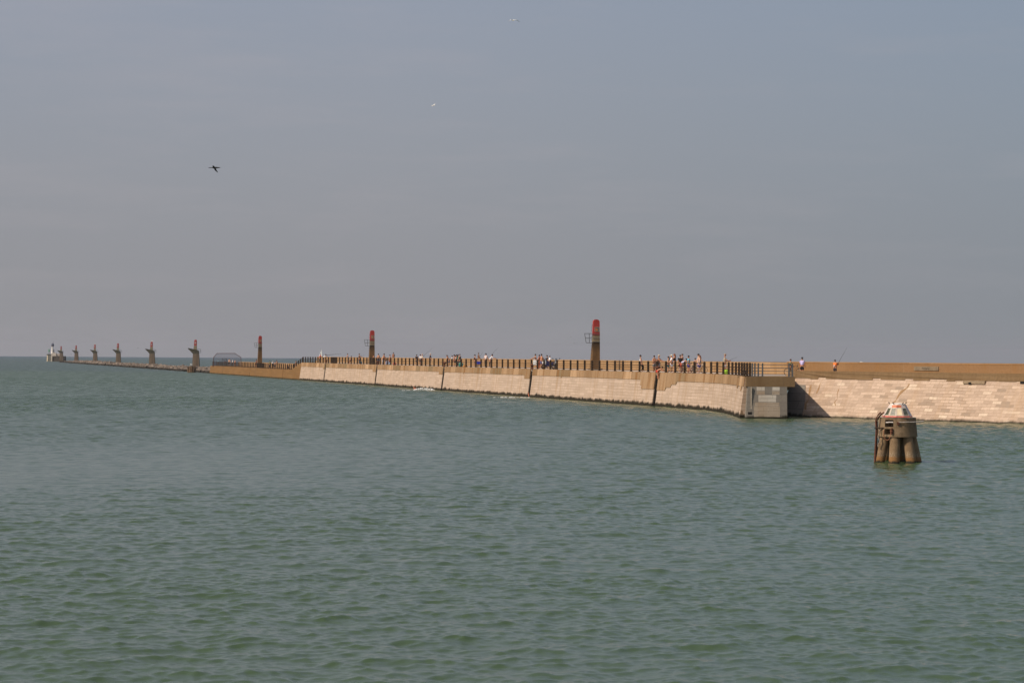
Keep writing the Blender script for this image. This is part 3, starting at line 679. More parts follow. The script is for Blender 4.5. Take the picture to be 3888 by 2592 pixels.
def perched(px, py, Y, label, zoff=0):
    p = pt(px, py, Y); t = thing('perched_gull', label, 'bird', p, R(160), 'perched gulls')
    MB().ell((0, 0, .2), (.24, .12, .13), 8, 5).ell((.2, 0, .36), (.08, .07, .08), 8, 5).tube([(.14, 0, .25), (.19, 0, .34)], .06, 6).tube([(.26, 0, .35), (.36, 0, .34)], [.025, .008], 5).tube([(-.15, 0, .2), (-.42, 0, .2)], [.09, .02], 6).tube([(0, .04, .1), (0, .04, -.02)], .014, 4).tube([(0, -.04, .1), (0, -.04, -.02)], .014, 4).build('body', M((.75, .72, .66)), t, smooth=True)
q = 78.8 * F
perched(578, 1296.6, q / (578 + 279), 'gull perched on the red top of the second sea pylon out')
perched(362, 1307, q / (362 + 279), 'gull perched on the red top of the fourth sea pylon out')
g_ = pt(726, 1388, 690); perched(726, 1386.5, 689.6, 'white gull perched on the timber pile cluster')

# ------------------------------------------------------------------ boats
bp = pt(1216, 1378, 1500); bp.z = -drop(bp.x, bp.y)
sb = thing('sailing_boat', 'white-sailed boat on the open sea behind the angler in the red shirt', 'sailboat', bp)
MB().loft([[(x, w, z0), (x, -w, z0), (x, -w * 1.1, z1), (x, w * 1.1, z1)] for x, w, z0, z1 in ((-2.6, .7, -.2, .9), (0, 1.05, -.4, .85), (2.2, .6, -.2, 1.0), (3.1, .05, .3, 1.15))]).build('hull', MATS['white'], sb)
MB().tube([(.3, 0, .8), (.3, 0, 9.2)], .06, 6).build('mast', MATS['steel'], sb)
def sail(pts, b, name):
    n = 8; mb = MB(); rows = []
    (x0, z0), (x1, z1), (x2, z2) = pts
    for i in range(n + 1):
        u = i / n; row = []
        for j in range(5):
            v = j / 4; xa_ = x0 + (x2 - x0) * u; xb_ = x1 + (x2 - x1) * u + .35 * math.sin(math.pi * u)
            row.append((xa_ + (xb_ - xa_) * v, -b * math.sin(math.pi * v) * (1 - u), z0 + (z2 - z0) * u + (z1 - z0) * v * (1 - u)))
        rows.append(row)
    vs = [p for r_ in rows for p in r_]; fs = [(i * 5 + j, i * 5 + j + 1, (i + 1) * 5 + j + 1, (i + 1) * 5 + j) for i in range(n) for j in range(4)]
    mb.add(vs, fs); mb.build(name, M((.85, .84, .80), .8, .05), sb)
sail([(.4, 1.6), (1.5, 1.6), (.45, 9.0)], .35, 'mainsail'); sail([(-1.6, 1.1), (.0, 1.4), (.25, 7.6)], .3, 'jib')
bp = pt(3273, 1379, 2500); bp.z = -drop(bp.x, bp.y)
mbt = thing('motor_boat', 'tiny white motor boat beyond the parapet past the boy in orange', 'boat', bp)
MB().loft([[(x, w, z0), (x, -w, z0), (x, -w * 1.2, z1), (x, w * 1.2, z1)] for x, w, z0, z1 in ((-4, 1.1, -.3, 1.1), (0, 1.3, -.4, 1.1), (3, .7, -.2, 1.4), (4.2, .05, .6, 1.7))]).build('hull', MATS['white'], mbt)
MB().box((-.6, 0, 1.75), (3.4, 1.8, 1.3), taper=(.8, .85)).box((-1, 0, 2.65), (1.8, 1.4, .6), taper=(.85, .85)).build('cabin', MATS['white'], mbt)
MB().tube([(-1, 0, 2.8), (-1, 0, 4.6)], .07, 5).build('mast', MATS['steel'], mbt)

# ------------------------------------------------------------------ barrier cage at the low end
c0 = jw(470, .2, ZL)
bg_ = thing('barrier_cage', 'tall steel mesh barrier with cut corners closing the far end of the low deck', 'barrier', c0, JA - math.pi / 2)
bp0 = [(-.6, -.25), (-.6, 2.2), (.3, 3.25), (5.0, 3.3), (6.6, 2.25), (6.6, -.1)]
fm = MB()
for a, b_ in zip(bp0[:-1], bp0[1:]): fm.tube([(a[0], 0, a[1]), (b_[0], 0, b_[1])], .06, 6)
fm.tube([(-1.0, 0, -.1), (1.0, 0, -.1)], .06, 6); fm.build('frame', MATS['rust'], bg_)
nb = NT('wire_mesh'); tr = nb.n('BsdfTransparent'); df = nb.n('BsdfPrincipled', {'Base Color': (.22, .25, .33), 'Roughness': .6, 'Metallic': .2})
mxs = nb.n('MixShader', {0: .42, 1: tr.outputs[0], 2: df.outputs[0]}); nb.t.links.new(mxs.outputs[0], nb.out.inputs[0])
MB().add([(x, 0.01, z) for x, z in bp0], [(0, 1, 2, 3, 4, 5)]).build('wire_mesh', nb.m, bg_)
dr = MB(); dr.tube([(1.7, -.05, 0), (1.7, -.05, 1.95), (2.75, -.05, 1.95), (2.75, -.05, 0)], .06, 6); dr.build('gate', MATS['iron'], bg_)

# ------------------------------------------------------------------ concrete dolphin with beacon in the foreground
dc = pt(3407, 1700, 123.0); dc.z = 0
dl = thing('mooring_dolphin', 'round concrete dolphin on raking piles with a white beacon cone, alone in the near water', 'mooring dolphin', dc)
def dol_mat(name, c1, c2, z_al):
    b = NT(name); o = b.obj(); x, y, z = b.sep(o); n = b.noise(o, 2.2, 5, .65); n2 = b.noise(b.vec(b.math('MULTIPLY', x, 5), b.math('MULTIPLY', y, 5), b.math('MULTIPLY', z, .8)), 1, 4, .6)
    fine = b.noise(o, 22, 3)
    c = b.mix(b.rng(n, .3, .7), c1, c2); c = b.mix(b.math('MULTIPLY', b.rng(n2, .52, .7), .6), c, tuple(q * .42 for q in c1))
    c = b.mix(b.math('MULTIPLY', b.rng(fine, .55, .7), .3), c, tuple(q * 1.5 for q in c2))
    c = b.mix(b.rng(b.math('ADD', z, b.math('MULTIPLY', b.math('SUBTRACT', n, .5), .5)), z_al + .08, z_al - .02), c, (.27, .14, .055))
    bar = b.math('MULTIPLY', b.rng(fine, .5, .62), b.math('MULTIPLY', b.rng(z, z_al - .02, z_al + .06), b.rng(z, z_al + .35, z_al + .1)))
    c = b.mix(b.math('MULTIPLY', bar, .6), c, (.5, .42, .32))
    c = b.mix(b.rng(b.math('ADD', z, b.math('MULTIPLY', b.math('SUBTRACT', n2, .5), .25)), .12, .03), c, (.03, .028, .02))
    return b.fin(c, .92, b.bump(b.math('ADD', n, fine), .5, .03), .2)
MATS['dolc'] = dol_mat('dolphin_concrete', (.155, .105, .06), (.27, .19, .115), -5); MATS['dolp'] = dol_mat('dolphin_pile', (.16, .105, .058), (.30, .20, .115), .26)
Rd = .965
def ringpt(a, r, z): return (r * math.sin(R(a)), -r * math.cos(R(a)), z)     # a: 0 = towards camera, + = right
# drum as segments so that the fender opening (a = -48..-18 deg) is a real hole
drum = MB(); A0, A1 = -50.0, -21.0
def arc(a0, a1, z0, z1, r0=Rd, r1=.93, ri=.45, n=None):
    n = n or max(2, int((a1 - a0) / 6)); rb = lambda z: Rd - (Rd - .875) * (z - 1.24) / .94
    rings = []
    for i in range(n + 1):
        a = a0 + (a1 - a0) * i / n
        rings.append([ringpt(a, rb(z0), z0), ringpt(a, rb(z1), z1), ringpt(a, ri, z1), ringpt(a, ri, z0)])
    drum.loft(rings)
arc(A1, A0 + 360, 1.24, 2.18); arc(A0, A1, 2.06, 2.18); arc(A0, A1, 1.63, 1.72); arc(A0, A1, 1.24, 1.36)
drum.lathe([(.46, 1.24), (.46, 2.17)], 20)
drum.build('drum', MATS['dolc'], dl, smooth=True)
rim = MB(); rim.loft([[ringpt(a, .905, 2.18), ringpt(a, .885, 2.185), ringpt(a, .2, 2.185), ringpt(a, .2, 2.1)] for a in range(0, 361, 12)], caps=False); rim.build('drum_top', M((.6, .54, .45)), dl)
for a in (-18, 37, 89, 160, 214, 284):
    MB().tube([ringpt(a, .95, -1.0), ringpt(a, .93, 0), ringpt(a, .66, 1.26)], [.265, .262, .25], 16).build('pile', MATS['dolp'], dl, smooth=True)
# beacon cone: white painted facets, red bands, solar panels
cone = MB(); nf = 12
def fac(i, t0, t1, off=0.0, s0=0.0, s1=1.0):
    rz = lambda t: .735 - (.735 - .405) * t + off; zz = lambda t: 2.19 + .60 * t
    a0 = -105 + 360 / nf * i; a1 = a0 + 360 / nf; q = []
    for (t, s_) in ((t0, s0), (t0, s1), (t1, s1), (t1, s0)):
        p0 = Vector(ringpt(a0, rz(t), zz(t))); p1 = Vector(ringpt(a1, rz(t), zz(t))); q.append(tuple(p0 + (p1 - p0) * s_))
    return q
for i in range(nf):
    cone.add(fac(i, 0, .09), [(0, 1, 2, 3)], 1); cone.add(fac(i, .09, .76), [(0, 1, 2, 3)], 0); cone.add(fac(i, .76, .97), [(0, 1, 2, 3)], 2 if i in (2, 3) else 0); cone.add(fac(i, .97, 1.0), [(0, 1, 2, 3)], 0)
cone.add([ringpt(a, .405, 2.79) for a in range(0, 360, 30)], [tuple(range(12))], 0)
def pinkwhite():
    b = NT('streaked_white_paint'); o = b.obj(); x, y, z = b.sep(o)
    n = b.noise(b.vec(b.math('MULTIPLY', x, 9), b.math('MULTIPLY', y, 9), b.math('MULTIPLY', z, .9)), 1, 4, .6)
    return b.fin(b.mix(b.rng(n, .5, .72), (.68, .56, .50), (.50, .30, .23)), .5, None, .4)
co_ = cone.build('beacon_cone', [pinkwhite(), M((.50, .06, .035), .6, .3), M((.55, .16, .08), .6, .5, sc=5)], dl)
pm = [M((.075, .075, .045), .35, .6, sc=7), M((.82, .66, .44), .5, .1), M((.10, .10, .075), .35, .8, sc=9)]
for i, k in ((1, 0), (2, 0), (3, 1), (4, 2)):
    fr_ = MB()
    for (a, b_, c_, d) in ((.13, .17, .08, .92), (.70, .74, .08, .92), (.13, .74, .08, .15), (.13, .74, .85, .92)): fr_.add(fac(i, a, b_, .014, c_, d), [(0, 1, 2, 3)])
    f_ = fr_.build('panel_frame', M((.55, .50, .36)), co_)
    MB().add(fac(i, .17, .70, .008, .15, .85), [(0, 1, 2, 3)]).build('panel', pm[k], f_)
tt = MB(); tt.lathe([(.37, 2.79), (.37, 2.83), (.1, 2.86)], 12); tt.build('cone_top', M((.8, .74, .66)), co_)
spk = MB()
for a in (-100, -40, 30, 95): spk.tube([ringpt(a, .37, 2.80), ringpt(a, .41, 2.88)], .015, 5).ell(ringpt(a, .42, 2.88), (.035, .035, .03), 6, 4)
spk.build('eyebolt', MATS['iron'], co_)
# rubbing rails and chains on the left
rz = MB()
for dx_ in (0, .17):
    pts = [(-1.06 + dx_ * .3 - .09, -.35 + dx_ * .5, -.6), (-1.06 + dx_ * .3 - .06, -.35 + dx_ * .5, .45), (-1.07 + dx_ * .3, -.33 + dx_ * .5, 1.6), (-1.1 + dx_ * .4, -.33 + dx_ * .5, 1.95), (-1.07 + dx_ * .6, -.33 + dx_ * .5, 2.15), (-.98 + dx_ * .8, -.33 + dx_ * .5, 2.3), (-.86 + dx_ * 1.0, -.33 + dx_ * .5, 2.42)]
    rz.tube(pts, [.055, .055, .042, .042, .042, .04, .038], 6)
rz.build('rubbing_rail', MATS['rust'], dl)
MB().tube([(-1.16, -.36, 1.66), (-.55, -.62, 1.66)], .04, 6).build('cross_bar', MATS['iron'], dl)
MB().tube([ringpt(-48, .86, 1.93), ringpt(-34, .9, 1.95), ringpt(-22, .88, 1.95)], .03, 6).build('opening_bar', M((.62, .55, .5)), dl)
def chain(pts, name, mat, r=.028):
    mb = MB(); L = len(pts)
    for i in range(L - 1):
        a, b_ = Vector(pts[i]), Vector(pts[i + 1]); mid = (a + b_) / 2; d = (b_ - a)
        mb.ell(tuple(mid), (max(r, abs(d.x) * .62), r, max(r, abs(d.z) * .62)), 6, 4)
    mb.build(name, mat, dl)
chain([(-.62 + .17 * math.cos(q), -.82, 1.42 + .34 * math.sin(q)) for q in np.linspace(math.pi * .85, 2.15 * math.pi, 16)], 'chain', M((.30, .13, .07), .8, .5, sc=20))
chain([(-.96 + .05 * math.sin(q * 2), -.5, 1.58 - q * .14) for q in np.linspace(0, 6, 14)], 'chain', M((.34, .27, .2), .8, .5, sc=20), .03)
chain([(-.40, -.9, 1.68), (-.42, -.92, 1.56), (-.4, -.93, 1.46), (-.43, -.92, 1.38)], 'chain', MATS['rust'], .05)
MB().tube([ringpt(-6, .96, 1.95), ringpt(15, 1.0, 1.965), ringpt(40, 1.03, 1.965), ringpt(62, 1.12, 1.98), ringpt(72, 1.26, 2.0)], [.025, .028, .03, .034, .04], 6).build('mooring_bar', M((.50, .42, .36), .6, .5, sc=30), dl)
MB().box(ringpt(-6, .93, 1.9), (.12, .1, .14)).build('bar_bracket', MATS['rust'], dl)

# ------------------------------------------------------------------ people
SK = [(.60, .30, .18), (.52, .235, .13), (.34, .16, .09), (.66, .40, .28), (.52, .17, .09)]
HB, HBR, HBL, HRD, HGY = (.02, .015, .012), (.09, .05, .03), (.35, .24, .12), (.25, .09, .04), (.55, .52, .48)
def skin_obj(name, nodes, edges, mat, parent, sub=1):
    me = bpy.data.meshes.new(name); bm = bmesh.new(); ly = bm.verts.layers.skin.verify(); vs = []
    for i, (p, r) in enumerate(nodes):
        v = bm.verts.new(p); v[ly].radius = (r, r) if not isinstance(r, tuple) else r; v[ly].use_root = (i == 0); vs.append(v)
    for a, b_ in edges: bm.edges.new((vs[a], vs[b_]))
    bm.to_mesh(me); bm.free(); me.materials.append(mat)
    o = bpy.data.objects.new(name, me); C.objects.link(o); o.parent = parent
    md = o.modifiers.new('Skin', 'SKIN'); md.use_smooth_shade = True; md.branch_smoothing = .3
    if sub: s_ = o.modifiers.new('Subdivision', 'SUBSURF'); s_.levels = sub; s_.render_levels = sub
    return o
def person(label, px=None, py=None, w=1.2, yaw=0.0, h=None, lean=0.0, top=None, bot=('shorts', (.05, .05, .06)), hair=HB, hat=None, skin=0, arms=((8, 15), (8, 15)), legs=((0, 0), (0, 0)), pose='stand', zb=None, pos=None,
           sleeve=True, group='people on the jetty', long=False, seat=None, fat=1.2, shoes=None):
    if pos is None:
        Y = edgeY(px, w); zb = (ZD if px > 1130 else ZL) if zb is None else zb
        p = pt(px, py, Y); zt = p.z
    else:
        p = Vector(pos); zb = p.z; zt = None
    if h is None: h = min(1.93, max(1.25, zt - zb)) if zt else 1.75
    base = Vector((p.x, p.y, zb))
    t = thing('person', label, 'person', base, R(yaw), group)
    if pose == 'sit': legs = ((84, 80), (78, 74))
    if pose == 'crouch': legs = ((105, 128), (98, 122)); lean = lean or 25
    # joints
    def d(a): a = R(a); return Vector((math.sin(a), 0, -math.cos(a)))
    th, sh = .245 * h, .245 * h
    ft = []
    for (a, k) in legs: ft.append((d(a) * th + d(a - k) * sh).z)
    hz_ = -min(ft) + .04 * h
    if pose == 'sit': hz_ = .03 * h + .06
    hip = Vector((0, 0, hz_))
    if pose == 'sit' and seat is not None: hip.z = seat - zb + .1
    upv = Vector((math.sin(R(lean)), 0, math.cos(R(lean)))); hd = Vector((math.sin(R(lean * .6)), 0, math.cos(R(lean * .6)))); fwv = Vector((hd.z, 0, -hd.x))
    S = Vector((0, 1, 0)); k_ = fat
    wa, ch, nk = hip + upv * .10 * h, hip + upv * .205 * h, hip + upv * .295 * h
    hb_ = nk + hd * .045 * h; hc = hb_ + hd * .055 * h + fwv * .012 * h; ht = hc + hd * .045 * h
    N = [(hip, .082 * h * k_), (wa, .074 * h * k_), (ch, .083 * h * k_), (nk, .036 * h), (hb_, .036 * h), (hc, .05 * h), (ht, .036 * h)]
    E = [(0, 1), (1, 2), (2, 3), (3, 4), (4, 5), (5, 6)]
    def addn(p, r, par): N.append((p, r)); E.append((par, len(N) - 1)); return len(N) - 1
    nose = addn(hc + fwv * .062 * h - hd * .01 * h, .008 * h, 5)
    J_ = {}
    for sgn, (a, e), (la, lk) in ((1, arms[0], legs[0]), (-1, arms[1], legs[1])):
        shd = ch + upv * .062 * h + S * sgn * .098 * h
        i = addn(shd, .044 * h, 2)
        el = shd + (d(a) + S * sgn * .22).normalized() * .165 * h; i2 = addn(el, .031 * h, i)
        fd = (d(a + e) + S * sgn * (.05 if e < 40 else -.25)).normalized(); wr = el + fd * .14 * h; i3 = addn(wr, .021 * h, i2)
        pl = wr + fd * .045 * h; i4 = addn(pl, .018 * h, i3)
        x_ = fd.cross(S).normalized()
        for q, (off, L) in enumerate(((-.018, .036), (-.006, .043), (.006, .04), (.018, .03))):
            f1 = pl + fd * L * .6 * h + x_ * off * h; j1 = addn(f1, .0055 * h, i4); addn(f1 + (fd * .8 - S * sgn * .5).normalized() * L * .5 * h, .0045 * h, j1)
        addn(wr + fd * .03 * h - x_ * .032 * h, .0065 * h, i4)
        hj = hip - Vector((0, 0, .03 * h)) + S * sgn * .05 * h; j = addn(hj, .062 * h * k_, 0)
        kn = hj + d(la) * (th - .02 * h); j2 = addn(kn, .038 * h, j)
        an = kn + d(la - lk) * (sh - .02 * h); j3 = addn(an, .023 * h, j2)
        to = an + Vector((.085 * h, 0, -.012 * h)); addn(to, .018 * h, j3)
        J_[sgn] = (shd, el, hj, kn, an, to)
    skin_obj('body', N, E, M(SK[skin], .6, .06), t)
    if top is not None:
        n2 = [(hip + upv * .02 * h, .093 * h * k_), (wa, .087 * h * k_), (ch, .095 * h * k_), (hip + upv * .272 * h, .05 * h)]; e2 = [(0, 1), (1, 2), (2, 3)]
        for sgn in (1, -1):
            shd, el = J_[sgn][:2]; n2.append((shd, .047 * h)); e2.append((2, len(n2) - 1))
            if sleeve: n2.append((shd + (el - shd) * (.75 if sleeve is True else 1.0), .037 * h)); e2.append((len(n2) - 2, len(n2) - 1))
        skin_obj('shirt', n2, e2, M(top, .85, .12), t)
    if bot is not None:
        kind, col = bot; n3 = [(hip + upv * .035 * h, .088 * h * k_), (hip - Vector((0, 0, .01 * h)), .09 * h * k_)]; e3 = [(0, 1)]
        for sgn in (1, -1):
            shd, el, hj, kn, an, to = J_[sgn]; n3.append((hj, .07 * h * k_)); e3.append((1, len(n3) - 1)); c0_ = len(n3) - 1
            if kind == 'trousers':
                n3.append((kn, .047 * h)); e3.append((c0_, len(n3) - 1)); n3.append((an, .036 * h)); e3.append((len(n3) - 2, len(n3) - 1))
            elif kind == 'shorts': n3.append((hj + (kn - hj) * .9, .058 * h)); e3.append((c0_, len(n3) - 1))
            else: n3.append((hj + (kn - hj) * .28, .07 * h)); e3.append((c0_, len(n3) - 1))
        skin_obj('trousers' if kind == 'trousers' else 'shorts', n3, e3, M(col, .85, .15), t)
    if shoes is not None:
        for sgn in (1, -1): MB().ell(tuple(J_[sgn][4] + Vector((.035 * h, 0, -.005 * h))), (.075 * h, .03 * h, .028 * h), 8, 5).build('shoe', M(shoes), t)
    # hair, cap
    hm = MB(); c1 = hc + hd * .016 * h - fwv * .012 * h
    if hat is None or long:
        hm.ell(tuple(c1), (.062 * h, .057 * h, .062 * h), 10, 6, z0=-.35)
        if long: hm.ell(tuple(nk - fwv * .055 * h + hd * .02 * h), (.032 * h, .05 * h, .095 * h), 8, 5)
        hm.build('hair', M(hair, .7, .25), t, smooth=True)
    if hat is not None:
        cm = MB().ell(tuple(hc + hd * .03 * h), (.066 * h, .06 * h, .05 * h), 10, 6, z0=-.2); cm.ell(tuple(hc + hd * .026 * h + fwv * .075 * h), (.05 * h, .045 * h, .008 * h), 8, 4); cm.build('cap', M(hat, .85, .1), t, smooth=True)
    fc = MB()
    for sgn in (1, -1): fc.ell(tuple(hc + fwv * .047 * h + S * sgn * .018 * h + hd * .006 * h), (.006 * h, .007 * h, .005 * h), 6, 4)
    fc.ell(tuple(hc + fwv * .046 * h - hd * .03 * h), (.006 * h, .014 * h, .004 * h), 6, 4); fc.build('face_features', M((.06, .025, .02)), t)
    for sgn in (1, -1): pass
    t['h'] = h
    return t, J_, base
PEOPLE = []
P = person
navy, blk, wht, khk, red_, grn = (.025, .03, .055), (.018, .018, .02), (.78, .76, .75), (.36, .29, .19), (.5, .035, .03), (.06, .25, .13)
# low deck
P('person in turquoise top standing by the barrier gate on the low deck', 829, 1361, 4.5, 200, top=(.06, .5, .6), h=1.55, hair=HBR)
P('person in dark clothes leaning over beside the mesh barrier', 857, 1366, 3.0, 180, top=blk, bot=('trousers', blk), lean=40, h=1.75)
P('bare-chested person at the far low railing, next to the person in dark clothes', 871, 1361, 3.0, -80, skin=3)
P('person in a white shirt and white hat near the mesh barrier', 883, 1363, 3.4, 30, top=wht, hat=wht, bot=('trousers', blk), h=1.6)
P('sunburnt bare-chested person with fair hair on the low deck, next to the white hat', 892, 1366, 3.2, 40, skin=1, hair=HBL, h=1.6)
P('bare-chested dark-haired person beside the pylon on the low deck', 974, 1364, 2.2, 160, skin=1, bot=('shorts', blk))
P('person in an olive green shirt at the low railing', 1025, 1369, 1.4, 120, top=(.22, .26, .10), bot=('trousers', (.06, .06, .07)), h=1.65)
P('person in white shirt, dark shorts and pale cap at the low railing', 1036, 1370, .9, -60, top=wht, hat=(.65, .6, .58), bot=('shorts', navy), h=1.65)
P('pale child with bare shoulders beside the tall tanned bather on the low deck', 1045, 1374, 1.2, 90, skin=3, h=1.5, hair=HBR)
P('tall tanned bather in black trunks leaning forward on the low deck', 1055, 1364, 1.0, 190, skin=1, lean=22, bot=('briefs', blk), arms=((40, 20), (30, 30)), h=1.9)
P('person in a white cap crouching by the low railing', 1095, 1378, .8, 180, top=(.4, .25, .2), hat=wht, pose='crouch', h=1.7, bot=('shorts', blk))
P('bare-chested person standing at the foot of the ramp', 1124, 1370, 1.0, 170, skin=1, bot=('shorts', (.1, .12, .2)), h=1.75, zb=2.1)
# high deck, far to near
P('angler in a red shirt leaning on the railing in front of the sail', 1213, 1344.5, 1.2, 10, top=red_, bot=('trousers', (.08, .07, .07)), lean=22, arms=((50, 30), (50, 30)), h=1.8)
P('angler in a white shirt bending over the railing with a long rod', 1228, 1348, 1.0, 5, top=wht, bot=('trousers', (.28, .24, .2)), lean=42, arms=((60, 10), (60, 10)), h=1.85)
P('angler in a white vest and dark trousers by the close-barred gate', 1323, 1342, 1.5, 175, top=wht, sleeve=False, bot=('shorts', wht), lean=12, arms=((35, 25), (35, 25)), h=1.85)
P('bare-chested person in dark shorts sitting low beside the white-vest angler', 1334, 1354, 1.4, 150, skin=1, pose='sit', seat=3.95, bot=('shorts', blk), h=1.7)
P('slim angler in a dark top holding a short rod near the turquoise bucket', 1364, 1340, 1.0, 10, top=(.11, .08, .06), sleeve=False, bot=('trousers', navy), arms=((45, 35), (45, 35)), h=1.85, skin=1)
P('bare-chested bather with dark trunks standing in front of the middle pylon', 1418, 1345, 2.0, 180, skin=1, bot=('shorts', blk))
P('bare-chested bather in bright blue trunks just past the middle pylon', 1437, 1342, 1.2, 100, skin=0, bot=('shorts', (.03, .2, .42)))
P('bare-chested bather in pale trousers bending forward', 1453, 1341.5, 1.2, -10, skin=0, lean=20, bot=('trousers', (.62, .55, .54)), h=1.9)
P('dark-haired bare-chested bather stooping behind the pale trousers', 1464, 1347, 1.9, 200, skin=1, lean=25, h=1.75)
P('bare-chested bather in red shorts half seated against the railing', 1483, 1344, 2.2, 175, skin=1, lean=10, legs=((35, 40), (30, 35)), bot=('shorts', (.4, .08, .06)), h=1.75)
P('bare-chested bather in dark trunks sitting on top of the parapet', 1494, 1339, 7.2, 120, skin=1, pose='sit', seat=ZP, bot=('shorts', (.12, .12, .14)), h=1.75)
P('person in a black shirt and black shorts at the railing, beside the two pale shirts', 1582, 1345, 1.0, 60, top=blk, skin=2, bot=('shorts', (.1, .08, .06)))
P('person in a white shirt half hidden behind the cream shirt', 1596, 1344.5, 1.6, 30, top=wht, hair=HBR)
P('elderly person in a cream shirt, beige trousers and straw hat', 1603, 1343, 1.0, 20, top=(.7, .62, .5), hat=(.55, .38, .26), bot=('trousers', khk))
P('white-haired person in a navy jersey and beige trousers standing apart', 1634, 1340.5, .9, 0, top=(.012, .015, .028), sleeve=2, hair=HGY, hat=(.66, .6, .5), bot=('trousers', (.62, .5, .38)), shoes=blk)
P('brown-haired bare-backed person leaning over the railing', 1705, 1352, .9, 170, skin=1, hair=HBR, lean=30, bot=('shorts', (.12, .12, .16)), h=1.75, long=True)
P('person in a white T-shirt behind the brown-haired bare-backed person', 1717, 1350, 1.8, 180, top=wht, h=1.6)
P('tanned dark-haired person with bare back in the middle of the group', 1727, 1346, 1.0, 190, skin=1, long=True, lean=8, bot=('shorts', blk), h=1.75)
P('long-haired person in a white vest among the group', 1733, 1345.5, 1.4, -20, top=(.7, .66, .66), long=True, sleeve=False, bot=('shorts', blk))
P('person in a dark green top beside a teal bag', 1739, 1344.5, 1.0, 20, top=(.03, .14, .08), long=True, bot=('trousers', (.04, .05, .06)))
P('person in a black sleeveless top at the near end of the group', 1746, 1343.5, 1.2, 150, top=blk, sleeve=False, hair=HBR, bot=('shorts', (.05, .05, .06)))
P('person in a black vest and brown shorts gesturing', 1803, 1345, 1.0, 5, top=blk, sleeve=False, skin=1, arms=((30, 60), (20, 20)), bot=('shorts', (.2, .13, .08)))
P('deeply tanned person sitting on the parapet above the blue cool box', 1817, 1343.5, 7.2, 20, skin=2, hair=HBR, pose='sit', seat=ZP, bot=('shorts', blk), top=(.16, .10, .07), sleeve=False, h=1.7)
P('tall person in a pale pink shirt and black trousers', 1845, 1340.5, 1.0, 70, top=(.72, .6, .57), bot=('trousers', blk))
P('person in a white shirt leaning forward on the railing beside the pale pink shirt', 1860, 1343, .9, 0, top=(.74, .72, .74), lean=28, sleeve=2, bot=('trousers', (.03, .03, .035)), arms=((60, 20), (55, 20)), h=1.88)
P('bare-chested bather in dark green shorts stretching an arm along the railing', 2036, 1343, .7, 178, skin=0, lean=8, arms=((66, 5), (60, 5)), bot=('shorts', (.01, .035, .03)), shoes=wht)
P('red-tanned bather standing behind the green shorts', 2048, 1346, 1.6, 150, skin=4, bot=('shorts', (.35, .08, .05)))
P('bare-chested bather with orange tan between the towel and the motorcycles', 2056, 1343, 1.1, 30, skin=1, arms=((30, 50), (30, 50)), bot=('shorts', (.12, .14, .3)))
P('person in a black T-shirt standing behind the white-faired motorcycle', 2077, 1347.5, 2.0, 20, top=blk, bot=('trousers', navy))
P('rider in a silver and black helmet and white jacket by the motorcycle', 2088, 1351, 1.6, 200, top=(.72, .72, .74), sleeve=2, hat=(.25, .26, .28), bot=('trousers', blk), h=1.7)
P('person in a white vest with dark sides sitting on the railing, back to the crowd', 2434, 1345.5, .55, 0, top=(.75, .72, .7), sleeve=False, bot=('trousers', blk), lean=-6, legs=((40, 45), (25, 40)), h=1.85)
P('stout bare-chested person with folded arms and grey shorts', 2484, 1348.5, .45, -60, skin=1, fat=1.22, arms=((25, 85), (25, 85)), bot=('shorts', (.30, .29, .29)))
P('bare-chested person in jeans and a straw-coloured cap holding handlebars', 2501, 1346.5, 2.0, -20, skin=1, hat=(.62, .48, .3), bot=('trousers', (.16, .2, .3)), arms=((45, 20), (45, 20)))
P('swimmer in red briefs and black top climbing down outside the railing', skin=1, pos=pt(2494, 1440, edgeY(2494, -.45)), yaw=-10, lean=62, top=None, h=1.66, bot=('briefs', (.62, .025, .02)), arms=((62, 20), (50, 25)), legs=((28, 30), (18, 24)), hair=HB)
P('dark-haired girl in an olive top and teal skirt with flowing hair', 2538, 1353, 1.3, 170, top=(.36, .33, .12), sleeve=False, long=True, hair=(.05, .035, .025), bot=('shorts', (.02, .13, .16)), h=1.66)
P('stocky person in a white T-shirt, white shorts and cream cap', 2551, 1346, .9, 185, top=wht, hat=(.75, .68, .52), bot=('shorts', (.68, .68, .74)), fat=1.22, skin=1, arms=((20, 35), (25, 30)))
P('woman with red-brown hair and a black strap top behind the white T-shirt', 2561, 1342, 1.6, 190, top=(.03, .025, .02), sleeve=False, long=True, hair=HRD, arms=((70, 70), (20, 40)), bot=('shorts', (.3, .24, .12)))
P('person in a black shirt in front of the tall bare-chested bather', 2583, 1346.5, 1.6, -80, top=blk, bot=('shorts', blk))
P('tall bare-chested bather standing behind the black shirt', 2591, 1339, 2.2, 160, skin=0, hair=(.12, .09, .07))
P('person in a lilac shirt and red shorts bending right over', 2586, 1359, .9, 0, top=(.62, .58, .76), lean=58, bot=('shorts', (.42, .06, .04)), h=1.72, arms=((70, 20), (65, 20)))
P('person in a blue and yellow patterned shirt and blue shorts', 2615, 1349, 1.2, 200, top=(.12, .36, .46), bot=('shorts', (.02, .035, .28)), skin=1, arms=((30, 70), (20, 40)))
P('small sunburnt child with dark hair between the patterned shirt and the blue trunks', 2640, 1353, 1.4, 190, skin=0, h=1.5)
P('tall bather in bright blue trunks holding the railing post with one arm', 2652, 1341.5, 1.3, 180, skin=3, arms=((-50, 5), (20, 60)), bot=('shorts', (.015, .07, .48)))
P('ginger-haired woman in a grey top in front of the blue trunks', 2657, 1348, .9, 180, top=(.30, .28, .27), sleeve=False, long=True, hair=HRD, skin=3, bot=('shorts', (.02, .05, .32)))
